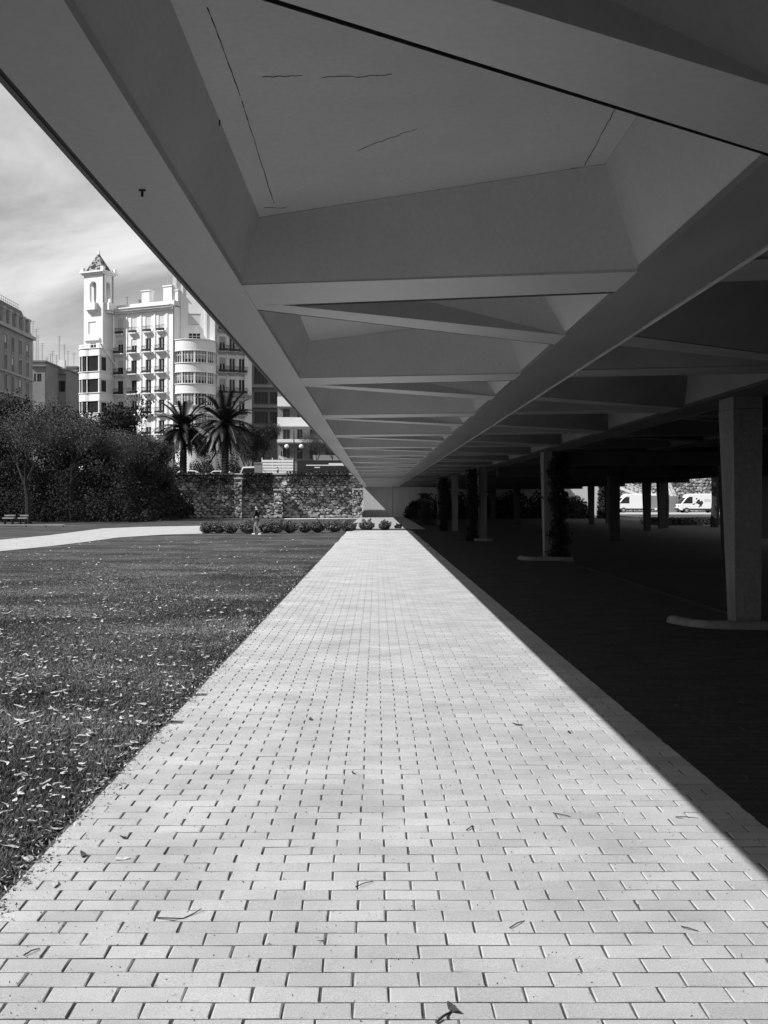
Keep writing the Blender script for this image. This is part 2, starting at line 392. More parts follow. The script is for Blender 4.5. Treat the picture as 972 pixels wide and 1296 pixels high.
for i in range(6):
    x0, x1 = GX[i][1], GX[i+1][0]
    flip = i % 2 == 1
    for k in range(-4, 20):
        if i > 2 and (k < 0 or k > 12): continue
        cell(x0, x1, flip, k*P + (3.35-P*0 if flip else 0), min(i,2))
# solid soffit behind the few cells of the far bays that are left out
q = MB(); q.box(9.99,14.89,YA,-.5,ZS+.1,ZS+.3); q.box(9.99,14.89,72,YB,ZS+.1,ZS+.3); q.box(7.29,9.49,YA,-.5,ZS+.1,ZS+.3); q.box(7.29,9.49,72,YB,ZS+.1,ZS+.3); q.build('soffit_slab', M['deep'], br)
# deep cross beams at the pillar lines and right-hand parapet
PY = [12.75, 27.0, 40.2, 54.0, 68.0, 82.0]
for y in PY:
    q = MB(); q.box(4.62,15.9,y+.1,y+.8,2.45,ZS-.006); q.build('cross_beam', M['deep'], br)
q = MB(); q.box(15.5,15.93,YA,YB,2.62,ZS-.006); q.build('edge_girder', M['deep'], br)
q = MB(); q.box(15.7,15.9,YA,YB,ZS+.752,ZS+1.6); q.build('parapet', M['concrete'], br)
# cracks and old fixings in the first coffer
ZC = ZS+.3495
def crack(pix, z, wdt):
    q = MB(); pt = []
    for px, py in pix:
        zz_ = z
        for _ in range(8): Y = F*(zz_-EYE)/(PY0-py); zz_ = ZS+.35+((PX(px,Y)+.78)/2.21-.055)/.845*.18
        pt.append((PX(px,Y), Y, zz_))
    for (xa,ya_,z),(xb,yb_,z2) in zip(pt, pt[1:]):
        d = Vector((xb-xa,yb_-ya_)); n = Vector((-d.y,d.x)).normalized()*wdt*random.uniform(.4,1)
        q.add([(xa-n.x,ya_-n.y,z-.0006),(xb-n.x,yb_-n.y,z2-.0006),(xb+n.x,yb_+n.y,z2-.0006),(xa+n.x,ya_+n.y,z-.0006),(xa-n.x,ya_-n.y,z+.0005),(xb-n.x,yb_-n.y,z2+.0005),(xb+n.x,yb_+n.y,z2+.0005),(xa+n.x,ya_+n.y,z+.0005)],[(3,2,1,0),(0,1,5,4),(2,3,7,6)])
    q.build('crack', M['crack'], br)
def jag(a, c, n, j=1.2): return [(a[0]+(c[0]-a[0])*i/n, a[1]+(c[1]-a[1])*i/n+random.uniform(-j,j)) for i in range(n+1)]
crack(jag((332,98),(382,95),7), ZC, 0.0020); crack(jag((407,99),(496,95),10,1.6), ZC, 0.0021)
crack(jag((452,191),(490,176),6), ZC, 0.0016); crack(jag((490,176),(528,163),6), ZC, 0.0012)
crack(jag((262,8),(304,120),16,1.5), ZC, .0022); crack(jag((306,128),(347,258),16,1.5), ZC, .002); crack(jag((740,210),(783,130),12,1.5), ZC, .002)
crack(jag((722,213),(752,212),4,.6), ZC, .0022)
crack(jag((334,263),(362,263),4,.6), ZC, .0022)
q = MB(); hx, hy = PX(180, F*1.25/(634-240)), F*1.25/(634-240)
q.tube([(hx,hy,ZS+.01),(hx,hy,ZS-.028)], .006, 6); q.tube([(hx-.014,hy,ZS-.002),(hx+.014,hy,ZS-.002)], .005, 6); q.build('hanging_bolt', M['iron'], br)
q = MB()
for px, py, r_ in ((331,337,.006),(278,155,.003),(706,398,.005),(712,424,.005)):
    z = ZS+.2; Y = F*(z-EYE)/(PY0-py); q.lathe([(r_,z-.012),(r_,z+.01)], 6, (PX(px,Y),Y))
q.build('fixing_stub', M['iron'], br)

# abutment at the far end
ab = thing('bridge_abutment', 'pale concrete abutment wall closing the far end under the bridge', 'abutment', (9,97,0))
xs = [-1.2+i*2.7 for i in range(8)]+[20.3]
for a, c in zip(xs, xs[1:]):
    q = MB(); q.box(a+.02, c-.02, 97.0, 97.5, 0, ZS+.61 if a < 15 else 3.75); q.build('concrete_panel', M['abut'], ab)
q = MB(); q.box(-1.18,20.28,97.52,98.2,0,3.58); q.prism([(20.3,97.0),(20.7,97.0),(24.4,147.6),(24.0,147.6)],0,3.9); q.build('wall_core', M['grey_wall'], ab)

# pillars
spec = [(4.27,4.62,12.75),(4.24,4.62,27.0),(3.87,4.19,40.2),(3.83,4.16,54.0),(3.9,4.3,68.0)]
lab = ['square concrete pillar nearest the camera with curved kerb at its foot','ivy-covered concrete pillar, second from the camera','pale concrete pillar third from the camera, dark ivy beside it','pale concrete pillar fourth from the camera in the shade','concrete pillar fifth from the camera, deep under the bridge']
def pillar(x0, x1, y, label, dep=.55, m='concrete', grp='pillars along the first line under the bridge', ztop=2.62):
    t = thing('bridge_pillar', label, 'pillar', ((x0+x1)/2, y, 0), grp)
    q = MB(); dx = (x1-x0)*.08
    lo = [(x0+dx,y,0),(x1-.02,y,0),(x1-.02,y+dep*.5,0),(x0+dx,y+dep*.5,0)]
    hi = [(x0,y,ztop),(x1,y,ztop),(x1,y+dep,ztop),(x0,y+dep,ztop)]
    lerp = lambda f, e=0: [tuple(a+(c-a)*f for a, c in zip(p, r)) for p, r in zip(lo, hi)]
    q.loft(lo, lerp(.5)); q.loft(lerp(.5), hi, cap1=True); q.build('shaft', M[m], t)
    q = MB(); q.box(x0+.004,x1+.002,y+.008,y+dep,ztop+.006,ZS+.25); q.build('pillar_head', M[m], t)
    return t
for (x0, x1, y), l in zip(spec, lab): pillar(x0, x1, y, l)
n = 0
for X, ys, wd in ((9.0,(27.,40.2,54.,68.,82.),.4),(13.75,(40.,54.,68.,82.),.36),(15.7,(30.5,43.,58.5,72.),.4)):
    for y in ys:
        pillar(X-wd/2, X+wd/2, y, 'dark pillar among those deep under the bridge, towards the vans', .5, 'shade_concrete', 'dark pillars deep under the bridge', 2.44 if X < 15 else 2.6)
# rounded kerbs
def kerb(pts, r, label):
    p2 = []
    for (xa,ya),(xb,yb) in zip(pts, pts[1:]): p2 += [(xa+(xb-xa)*i/4, ya+(yb-ya)*i/4) for i in range(4)]
    p2.append(pts[-1])
    q = MB(); q.tube([(x, y, r*.7+random.uniform(-.004,.004)) for x, y in p2], [r*random.uniform(.93,1.05) for _ in p2], 10); q.v = [(x+random.uniform(-.003,.003), y+random.uniform(-.003,.003), z+random.uniform(-.003,.003)) for x,y,z in q.v]; return tag(q.build('stone_kerb', M['concrete'], smooth=True), label, 'kerb', 'rounded kerbs round the pillar feet')
def rounded(x0, x1, y0, y1, r=.35):
    p = []
    p += [(x0, y1), (x0, y0+r)]
    p += [(x0+r-r*math.cos(a), y0+r-r*math.sin(a)) for a in (R(30),R(60))]
    p += [(x0+r, y0), ((x0+x1)/2, y0), (x1-r, y0)]
    p += [(x1-r+r*math.sin(a), y0+r-r*math.cos(a)) for a in (R(30),R(60))]
    p += [(x1, y0+r), (x1, y1)]
    return p
kerb([(3.62,13.06),(3.66,12.85),(3.76,12.62),(3.9,12.46),(4.1,12.36),(4.5,12.33),(5.0,12.33),(5.6,12.4)], .075, 'rounded concrete kerb curving round the foot of the nearest pillar')
kerb([(3.66,27.1),(3.7,26.75),(3.9,26.55),(4.3,26.5),(4.9,26.5)], .08, 'rounded kerb in front of the ivy-covered second pillar')
kerb([(3.65,40.3),(3.75,39.9),(4.0,39.8),(4.35,39.8)], .08, 'small rounded kerb at the third pillar in the shade')

# ------------------------------------------------------------------ foliage helpers
def leaf_quads(C, size, jit=1.0, aspect=.55, r=None):
    """one bent-free quad leaf per centre, random orientation"""
    r = r or rng; n = len(C)
    d = r.normal(size=(n,3)); d /= np.linalg.norm(d,axis=1)[:,None]
    e = r.normal(size=(n,3)); e -= (e*d).sum(1)[:,None]*d; e /= np.linalg.norm(e,axis=1)[:,None]
    s = (size*r.uniform(.6,1.3,size=(n,1)))
    a = d*s*.5; c = e*s*.5*aspect
    Q = np.stack([C-a, C+c-a*.1, C+a, C-c-a*.1], 1)
    return Q.reshape(-1,3)
def clump_points(centres, rad, per, r=None, flat=1.0):
    r = r or rng
    C = np.repeat(np.asarray(centres), per, 0); g = r.normal(size=C.shape); g /= np.linalg.norm(g,axis=1)[:,None]
    g *= (r.uniform(0,1,size=(len(C),1))**.5)*np.repeat(np.broadcast_to(np.asarray(rad).reshape(-1,1),(len(centres),1)),per,0); g[:,2] *= flat
    return C+g
def tree_parts(seed, H, spread, trunk_h, rad, levels=4, leaves=7, leafsize=.2, twigs=True, clump=.5, lean=0):
    r = random.Random(seed); rg = np.random.default_rng(seed)
    tr, br_ = MB(), MB(); tips = []
    def grow(p, d, L, rd, lv):
        n = 3; pts = [p]; rr_ = [rd]
        for i in range(n):
            d = (d+Vector((r.uniform(-.22,.22), r.uniform(-.22,.22), r.uniform(-.06,.16)))).normalized()
            p = p+d*L/n; pts.append(p); rr_.append(rd*(1-.45*(i+1)/n))
        (tr if lv == 0 else br_).tube(pts, rr_, 8 if lv == 0 else (5 if lv < 3 else 3), cap=lv==0)
        if lv >= levels-1: tips.append(tuple(p)); tips.append(tuple(pts[2]))
        if lv >= levels: return
        k = r.choice((3,4)) if lv < 2 else r.choice((2,3))
        a0 = r.uniform(0,6.28)
        for j in range(k):
            a = a0+j*6.28/k+r.uniform(-.5,.5); tilt = r.uniform(.45,1.0) if lv else r.uniform(.5,1.05)
            q = Vector((math.cos(a)*math.sin(tilt)*spread, math.sin(a)*math.sin(tilt)*spread, math.cos(tilt)))
            nd = (d*.45+q).normalized()
            s = pts[-1] if j else pts[-1]
            grow(pts[r.choice((2,3,3))], nd, L*r.uniform(.62,.86), rr_[-1]*.72, lv+1)
    grow(Vector((0,0,0)), Vector((lean,0,1)).normalized(), trunk_h, rad, 0)
    zmax = max(t[2] for t in tips); sc = H/zmax
    for q in (tr, br_): q.v = [(x*sc, y*sc, z*sc) for x,y,z in q.v]
    tips = [(x*sc,y*sc,z*sc) for x,y,z in tips]
    C = clump_points(tips, [clump]*len(tips), leaves, rg)
    C = C[C[:,2] > .4]
    return tr, br_, leaf_quads(C, leafsize, r=rg)
def mesh_of(q, name, m):
    me = bpy.data.meshes.new(name); me.from_pydata(q.v, [], q.f); me.materials.append(m); return me
TREES = {}
for nm, args, lm in (('a', (11,9,.95,2.2,.20,4,56,.115,True,.85), 'leaf_twiggy'), ('b', (23,9,1.05,1.8,.17,4,48,.20,True,.95), 'leaf'), ('c', (37,9,.85,1.8,.22,4,60,.24,True,.95), 'evergreen')):
    tr, bb, Q = tree_parts(*args)
    TREES[nm] = (mesh_of(tr,'trunk',M['bark']), mesh_of(bb,'branches',M['bark']), np_mesh('crown', Q, 4, M[lm]))
def tree(kind, x, y, H, rz, label, group, name='tree', wide=1.0, z=0):
    t = thing(name, label, 'tree', (x,y,z), group, rz); t.scale = (H/9*wide, H/9*wide, H/9)
    for nm, me in zip(('trunk','branches','crown'), TREES[kind]): link(nm, me, t)
    return t

# ------------------------------------------------------------------ river wall with rubble stones
wl = thing('river_wall', 'old rubble stone river wall with coping and buttresses', 'wall', (-15,YW,0))
q = MB(); q.box(-70,-1.25,YW+.02,YW+.8,0,3.86); q.build('wall_core', M['mortar'], wl)
def rubble(x0, x1, z0, z1, y, out, r, cw=.42, ch=.27):
    """irregular field stones, each a lumpy polygon standing a little proud of the mortar"""
    rows = max(1, round((z1-z0)/ch)); n = max(1, round((x1-x0)/cw)); dx, dz = (x1-x0)/n, (z1-z0)/rows
    for i in range(rows):
        for k in range(n+(i%2)):
            big = r.choice((.75,.9,1,1.1,1.35))
            cx_ = x0+dx*(k+.5-(i%2)*.5)+r.uniform(-.2,.2)*dx; cz_ = z0+dz*(i+.5)+r.uniform(-.22,.22)*dz
            pr = r.uniform(.03,.13)*(.6+.4*big); nv = r.choice((5,6,6,7)); a0 = r.uniform(0,6.28); tilt = r.uniform(-.5,.5)
            a = []
            for q_ in range(nv):
                t_ = a0+6.283*q_/nv+r.uniform(-.25,.25); rr_ = big*r.uniform(.44,.62)
                a.append((min(max(cx_+dx*rr_*math.cos(t_),x0),x1), y, min(max(cz_+dz*rr_*math.sin(t_)*1.05,z0),z1)))
            a = [(p[0], y, p[2]) for p in a][::-1]; a = a[::-1]
            c = [(cx_+(p[0]-cx_)*r.uniform(.6,.85), y-pr*(1+tilt*(p[0]-cx_)/dx)*r.uniform(.8,1.15), cz_+(p[2]-cz_)*r.uniform(.6,.85)) for p in a]
            out.loft(a, c, cap1=True)
rr0 = random.Random(5)
q = MB(); rubble(-30,-1.3,.05,3.72,YW,q,rr0); q.build('rubble_stone', M['stone'], wl, kind='stuff')
def rough_coping(x0, x1, y0, y1, z0, z1, parent, n):
    for i in range(n):
        a = x0+(x1-x0)*i/n; c = x0+(x1-x0)*(i+1)/n
        q = MB(); q.box(a+.01, c-.01, y0, y1, z0, z1+rr0.uniform(-.01,.02)); q.build('coping_stone', M['coping'], parent)
rough_coping(-34,-1.3,YW-.12,YW+.85,3.865,3.99,wl,24)
for x0, x1, ztop, p in ((PX(297,94.3),PX(306.5,94.3),3.45,.75),(PX(347,94.3),PX(358,94.3),2.45,.95),(PX(446,94.3),PX(459,94.3),2.5,.5)):
    q = MB(); q.box(x0+.03,x1-.03,YW-p+.03,YW-.005,0,ztop-.02)
    bq = q.build('buttress', M['mortar'], wl)
    q = MB(); rubble(x0,x1,.02,ztop,YW-p+.02,q,rr0,.36,.24); q.build('buttress_stone', M['stone'], bq, kind='stuff')
    q = MB(); q.box(x0-.04,x1+.04,YW-p-.1,YW-.13,ztop,ztop+.12); q.build('cap_stone', M['coping'], bq)
q = MB(); rubble(-28,-1.6,.0,.26,YW-.16,q,rr0,.5,.26); q.build('footing_stone', M['stone'], wl, kind='stuff')
# creepers hanging over the wall
def creeper(px0, px1, zlo, zhi, label, n=1400, seed=1, m='leaf'):
    r = np.random.default_rng(seed); x0, x1 = PX(px0,94.7), PX(px1,94.7)
    C = np.stack([r.uniform(x0,x1,n), YW-.12-r.uniform(0,.25,n), zhi-(zhi-zlo)*r.uniform(0,1,n)**1.5*(.35+.65*np.abs(np.sin(r.uniform(0,1,n)*3+np.linspace(0,9,n))))],1)
    tag(link('creeper', np_mesh('creeper', leaf_quads(C,.16,r=r),4,M[m])), label, 'plant', 'creepers on the river wall')
creeper(362,442,2.6,4.15,'bushy creeper over the wall top between the short buttress and the bridge',1500,2)
creeper(307,345,1.7,4.0,'dark creeper over the wall between the tall and the short buttress',1500,3,'evergreen')
creeper(216,296,3.0,4.05,'thin creeper along the wall top under the palms',900,4)
creeper(252,292,1.9,3.6,'dark creeper hanging beside the tall buttress on the left',600,5)
creeper(375,440,.9,2.4,'sparse creeper low on the wall near the bridge',500,6)
# ivy beside the pillars
def ivy(x0, x1, y0, y1, z1, label, n, seed):
    r = np.random.default_rng(seed)
    C = np.stack([r.uniform(x0,x1,n), r.uniform(y0,y1,n), r.uniform(.02,z1,n)],1)
    C[:,0] = (x0+x1)/2+(C[:,0]-(x0+x1)/2)*(.45+.75*np.abs(np.sin(C[:,2]*1.9+seed)*np.cos(C[:,2]*4.3)))+.05*r.normal(size=n)
    tag(link('ivy', np_mesh('ivy', leaf_quads(C,.10,r=r),4,M['evergreen'])), label, 'plant', 'ivy on the bridge pillars')
ivy(4.36,4.85,26.7,27.35,2.75,'thick ivy wrapped round the second pillar',5200,1)
ivy(3.42,3.80,39.9,40.5,2.7,'dark column of ivy left of the third pillar',5200,2)
ivy(3.2,3.66,53.9,54.5,2.7,'dark column of ivy left of the fourth pillar',5200,3)
ivy(2.6,3.6,66,67.5,2.0,'dark bush growing in the shade before the fifth pillar',3000,4)

# ------------------------------------------------------------------ added shrubs in a row, clipped round
for i, (x, w, hh) in enumerate(((19.9,.8,4.2),(3.6,1.6,1.5),(6.4,2.6,2.5),(9.2,2.4,2.7),(12,2.6,2.3),(14.8,2.4,2.6),(17.3,2.0,1.9))):  # bushes added so that the bright abutment goes dark behind them
    r = np.random.default_rng(i+60); n = 3600; g = r.normal(size=(n,3)); g /= np.linalg.norm(g,axis=1)[:,None]; g[:,2] = np.abs(g[:,2]); g *= r.uniform(.4,1.05,size=(n,1)); g *= (w*.72,1.3,hh)
    tag(link('added_dark_bush', np_mesh('added_dark_bush', leaf_quads(g,.22,r=r),4,M['evergreen']), None, (x,93+.3*(i%2),.02)), 'bush added to darken the abutment, %s' % ('tall one at the sunlit end','leftmost of the row','second from the left','third from the left','third from the right','second from the right','rightmost of the row')[i], 'bush', 'bushes added to darken the abutment')
def shrub(px, py, wpx, hpx, label, seed, grp='round clipped shrubs in a row'):
    x, y = GR(px, py); w = wpx*y/F/2; h = hpx*y/F
    r = np.random.default_rng(seed); n = 1500
    g = r.normal(size=(n,3)); g /= np.linalg.norm(g,axis=1)[:,None]; g[:,2] = g[:,2]*.5+.5
    rad = r.uniform(.55,1.02,size=(n,1))*(1+.2*np.sin(g[:,:1]*(6+seed%4)+seed)*np.cos(g[:,2:3]*7+seed*2))
    P_ = g*rad; P_[:,:2] *= w; P_[:,2] *= h; P_[:,2] += .03
    t = thing('round_shrub', label, 'shrub', (x,y,0), grp)
    link('foliage', np_mesh('foliage', leaf_quads(P_,.085,aspect=.6,r=r),4,M['shrub']), t)
    q = MB(); q.tube([(0,0,-.02),(.02,0,h*.5)],[.03,.015],6)
    for k in range(5):
        a = k*1.26+seed; q.tube([(0.01,0,h*.2),(math.cos(a)*w*.5,math.sin(a)*w*.5,h*.7)],[.014,.006],4)
    me = mesh_of(q,'stem',M['bark']); link('stem', me, t)
shr = [(262,675,20,13,'round shrub at the left end of the row, by the gravel path'),(277,675,21,14,'round shrub second from the left end of the row'),(292,675.3,20,13,'round shrub just left of the walking person, lower one'),
 (314,675.5,23,18,'tallest round shrub, directly left of the walking person'),(337,675,20,13,'low round shrub directly right of the walking person'),(349,675,23,16,'round shrub in front of the short stone buttress'),(367,674.6,20,14,'round shrub just right of the short buttress'),
 (386,674.2,17,12,'small dark round shrub in the middle of the right half of the row'),(402,674,20,15,'neat round shrub, fourth from the path'),(423,673.5,22,14,'round shrub, third from the path edge'),(441,673,22,14,'round shrub, second from the path edge'),
 (464,671.8,20,13,'round shrub on the left half of the path end'),(487,671.6,15,12.5,'round shrub in the middle of the path end'),(504,669.8,9,6,'smallest shrub, at the shadow edge of the path end')]
for i, (a,b_,c,d,l) in enumerate(shr): shrub(a,b_,c,d,l,i+3)
q = MB(); q.prism([(-1.7,54.05),(2.6,54.05),(2.6,56.9),(-1.7,56.9)],.0,.015); q.build('planting_bed', M['soil'], kind='structure')

# ------------------------------------------------------------------ trees on the left bank
tl = [('a',36,71,9.3,.3,'bare-branched tree nearest the gravel path with a dark forked trunk',1.0),
 ('a',92,78,9.2,1.4,'twiggy tree in front, second from the dark forked trunk',1.05),('b',-2,80,10.4,2.2,'leafy tree at the left edge of the picture',1.0),
 ('a',146,80,8.2,3.3,'twiggy tree below the white bay windows of the tower',1.05),('b',188,84,7.0,4.1,'low leafy tree near the balcony facade',1.1),
 ('b',62,88,10.3,5.0,'leafy tree behind, below the small antennas',1.1),('c',118,91,11.8,.9,'dark evergreen tree standing before the foot of the tower',.8),
 ('c',208,86,5.4,2.9,'dark low evergreen at the end of the stone wall',1.1),('b',160,90,8.0,1.9,'leafy tree behind, below the shops with striped awning',1.1),('c',20,92,9.6,3.7,'dark evergreen behind the left trees',1.1),
 ('a',-60,72,9.5,2.0,'twiggy tree outside the left edge',1.0),('c',85,93,10.6,5.5,'dark evergreen under the small rooftops with antennas',.9)]
for kd,px,y,H,rz,l,wd in tl: tree(kd, PX(px,y), y, H*.87, rz, l, 'trees on the left bank', wide=wd)
# undergrowth below them: one mass
n = 64000; r = np.random.default_rng(77)
ux_ = r.uniform(-40,-15.8,n); uy = r.uniform(82,93.5,n); bumpz = 3.9+2.0*np.abs(np.sin(ux_*.7+uy*.4)*np.cos(ux_*.23+1))
C = np.stack([ux_, uy, r.uniform(0,1,n)**.8*bumpz*np.clip((-14.8-ux_)/4,.25,1)],1)
link('undergrowth', np_mesh('undergrowth', leaf_quads(C,.22,r=r),4,M['evergreen']), kind='stuff')
n = 26000; ux_ = r.uniform(-37,-16.5,n); C = np.stack([ux_, r.uniform(76,81,n), r.uniform(0,1,n)*(1.2+1.5*np.abs(np.sin(ux_*.9))+.9*np.sin(ux_*2.7+1))*np.clip((-15.5-ux_)/3,.2,1)],1)
link('low_plants', np_mesh('low_plants', leaf_quads(C,.18,r=r),4,M['evergreen']), kind='stuff')
# pale benches and a low rail under the trees
for px0, px1, l in ((4,18,'longer pale bench under the trees at the left edge'),(23.5,34.5,'shorter pale bench beside the dark forked trunk')):
    y = 69.5; x0, x1 = PX(px0,y), PX(px1,y)
    t = thing('park_bench', l, 'bench', ((x0+x1)/2,y,0), 'pale benches under the trees')
    q = MB(); q.box(x0,x1,y-.2,y+.2,.36,.44); q.build('seat', M['grey_trim'], t)
    for s in (x0+.08, x1-.14): q = MB(); q.box(s,s+.06,y-.16,y+.16,0,.358); q.build('leg', M['iron'], t)
    q = MB(); q.box(x0,x1,y+.22,y+.26,.52,.62); q.build('backrest', M['grey_wall'], t)
y = 62; t = thing('low_rail', 'low dark rail between the lawn strip and the trees', 'rail', (PX(40,y),y,0))
q = MB(); q.box(PX(-10,y),PX(82,y),y-.03,y+.03,.10,.16); q.build('rail_bar', M['grey_trim'], t)
for px in (-6,33,58,80): q = MB(); q.box(PX(px,y)-.03,PX(px,y)+.03,y-.028,y+.028,0,.098); q.build('rail_post', M['iron'], t)

# ------------------------------------------------------------------ palms behind the wall
def frond_mesh(L, rise, droop, seed):
    r = random.Random(seed); q = MB(); n = 9; pts = []
    for i in range(n+1):
        t = i/n; pts.append(Vector((L*(t-.10*t*t*droop), 0, rise*L*t*(1-.35*t)-droop*L*.62*t**2.2)))
    q.tube(pts, [.045*(1-.85*i/n) for i in range(n+1)], 4, cap=False)
    for i in range(58):
        t = .12+.88*i/57; k = min(int(t*n), n-1); f = t*n-k
        p = pts[k].lerp(pts[k+1], f); d = (pts[k+1]-pts[k]).normalized()
        ll = .62*math.sin(math.pi*min(1,.18+t*.85))**.6*L/3.6+.08
        for s in (-1,1):
            e = p+d*ll*.55+Vector((0,s*ll*.72,0))+Vector((0,0,.22*ll-.40*ll*droop+r.uniform(-.06,.06)))
            wv = d*.058
            q.add([p-wv, p+wv, e], [(0,1,2)])
    return mesh_of(q, 'frond', M['palm'])
FR = [frond_mesh(3.5,1.7,.25,1),frond_mesh(3.9,1.05,.5,2),frond_mesh(4.1,.55,.75,3),frond_mesh(4.0,.2,1.0,4),frond_mesh(3.4,-.25,1.15,5)]
def palm(px, y, zc, lab_, seed, s=1.0):
    x = PX(px,y); t = thing('palm_tree', lab_, 'palm tree', (x,y,STREET), 'date palms behind the river wall')
    r = random.Random(seed); q = MB()
    pr = [(.42,STREET-.05)]; z = STREET
    while z < zc-.5: pr += [(.40,z+.05),(.35,z+.24)]; z += .3
    pr += [(.5,zc-.3),(.55,zc),(.3,zc+.35)]
    q.lathe([(a,z_) for a,z_ in pr], 10, (x,y)); q.build('trunk', M['bark'], t)
    k = 0
    for lv, cnt in ((0,12),(1,18),(2,20),(3,20),(4,16)):
        for i in range(cnt):
            o = link('frond', FR[lv], t, (0,0,zc-STREET+.15-.1*lv)); o.rotation_euler = (r.uniform(-.12,.12), r.uniform(-.08,.08), 6.283*i/cnt+r.uniform(-.22,.22)+lv*.5)
            o.scale = (s*r.uniform(.88,1.08),)*3
palm(232,112,PZ(543,112),'shorter date palm on the left, before the balcony facade',1,.86)
palm(285,110,PZ(538,110),'taller date palm on the right, before the rounded corner bay',2,.92)
tree('c', PX(258,116), 116, 5.6, 1.1, 'dark round tree between and behind the two palms', 'trees along the street', wide=1.0, z=STREET)
for i, (px, w, hh) in enumerate(((222,3.4,2.6),(258,2.8,3.0),(292,2.6,3.4))):
    r = np.random.default_rng(i+90); n = 3000; g = r.normal(size=(n,3)); g /= np.linalg.norm(g,axis=1)[:,None]; g[:,2] = np.abs(g[:,2]); g *= r.uniform(.4,1.05,size=(n,1))*(1+.2*np.sin(g[:,:1]*7)); g *= (w*.7,1.5,hh)
    tag(link('street_bush', np_mesh('street_bush', leaf_quads(g,.24,r=r),4,M['evergreen']), None, (PX(px,128),128.5,STREET)), 'dark street bush behind the parked cars, %s' % ('left of the shorter palm','between the two palm trunks','right of the taller palm')[i], 'bush', 'dark bushes behind the parked cars')
tree('b', PX(335,121), 121, 6.4, 2.1, 'mid-grey bushy tree right of the palms', 'trees along the street', wide=1.0, z=STREET)
tree('c', PX(206,118), 118, 6.2, .4, 'dark tree left of the shorter palm', 'trees along the street', wide=1.0, z=STREET)
tree('a', PX(399,132), 132, 6.4, 3.0, 'small bare tree beside the globe lamp', 'trees along the street', wide=.9, z=STREET)
tree('a', PX(422,134), 134, 6.0, 4.0, 'small bare tree above the bus', 'trees along the street', wide=.9, z=STREET)
tree('c', PX(160,124), 124, 5.6, 5.0, 'dark tree before the shops of the balcony facade', 'trees along the street', wide=.9, z=STREET)
tree('b', PX(312,126), 126, 5.2, .9, 'leafy tree at the foot of the dark office building', 'trees along the street', wide=1.0, z=STREET)

# ------------------------------------------------------------------ building helpers
def wall_holes(fr, w, u0, u1, z0, z1, holes, parent, m, name='wall', depth=.28):
    us = sorted({u0,u1}|{h[0] for h in holes}|{h[1] for h in holes}); zs = sorted({z0,z1}|{h[2] for h in holes}|{h[3] for h in holes})
    q = MB(fr)
    for a, c in zip(us, us[1:]):
        for d, e in zip(zs, zs[1:]):
            um, zm = (a+c)/2, (d+e)/2
            if any(h[0] < um < h[1] and h[2] < zm < h[3] for h in holes): continue
            q.add([(a,w,d),(c,w,d),(c,w,e),(a,w,e)], [(0,1,2,3)])
    for a, c, d, e in holes:
        A = [(a,w,d),(c,w,d),(c,w,e),(a,w,e)]; B = [(x,w+depth,z) for x,_,z in A]
        q.add(A+B, [(i,(i+1)%4,4+(i+1)%4,4+i) for i in range(4)])
    return q.build(name, m, parent)
def window(fr, parent, a, c, d, e, w, m_frame='frame', mull=1, blind=0.0, m_blind='blind', trans=0, t=.07, pane=True):
    q = MB(fr); y0, y1 = w+.14, w+.22
    q.box(a+.002,a+t,y0,y1,d+.002,e-.002); q.box(c-t,c-.002,y0,y1,d+.002,e-.002); q.box(a+t,c-t,y0,y1,d+.002,d+t); q.box(a+t,c-t,y0,y1,e-t,e-.002)
    for i in range(mull):
        u = a+(c-a)*(i+1)/(mull+1); q.box(u-t*.5,u+t*.5,y0+.005,y1-.005,d+t,e-t)
    if trans: q.box(a+t,c-t,y0+.01,y1-.01,e-trans-t*.5,e-trans+t*.5)
    f = q.build('window', M[m_frame], parent)
    q = MB(fr); q.box(a+t*.9,c-t*.9,y1-.05,y1-.03,d+t*.9,e-t*.9); q.build('pane', M['glass'], f)
    if blind: q = MB(fr); q.box(a+.01,c-.01,y0-.05,y0-.01,e-(e-d)*blind,e-.005); q.build('blind', M[m_blind], f)
    return f
def balcony(fr, parent, a, c, z, w, dep=.75, h=.95, m='trim', rail='iron', bars=.13, corbel=True):
    q = MB(fr); q.box(a,c,w-dep,w-.003,z-.14,z)
    if corbel: q.add([(a+.15,w-.004,z-.55),(c-.15,w-.004,z-.55),(c-.15,w-.004,z-.142),(a+.15,w-.004,z-.142),(a+.15,w-dep*.6,z-.142),(c-.15,w-dep*.6,z-.142)],[(0,1,5,4),(0,4,3),(1,2,5)])
    s = q.build('balcony', M[m], parent)
    q = MB(fr); t = .035
    for y in (w-dep+.02,): q.box(a+.02,c-.02,y,y+t,z+h-.05,z+h); q.box(a+.02,c-.02,y,y+t,z+.06,z+.1)
    for u in (a+.02,c-.02-t): q.box(u,u+t,w-dep+.06,w-.01,z+h-.05,z+h)
    u = a+.05
    while u < c-.05: q.box(u,u+.022,w-dep+.025,w-dep+.047,z+.1,z+h-.05); u += bars
    # scroll panel
    q.box(a+.1,c-.1,w-dep+.028,w-dep+.044,z+.12,z+.42)
    q.build('railing', M[rail], s); return s

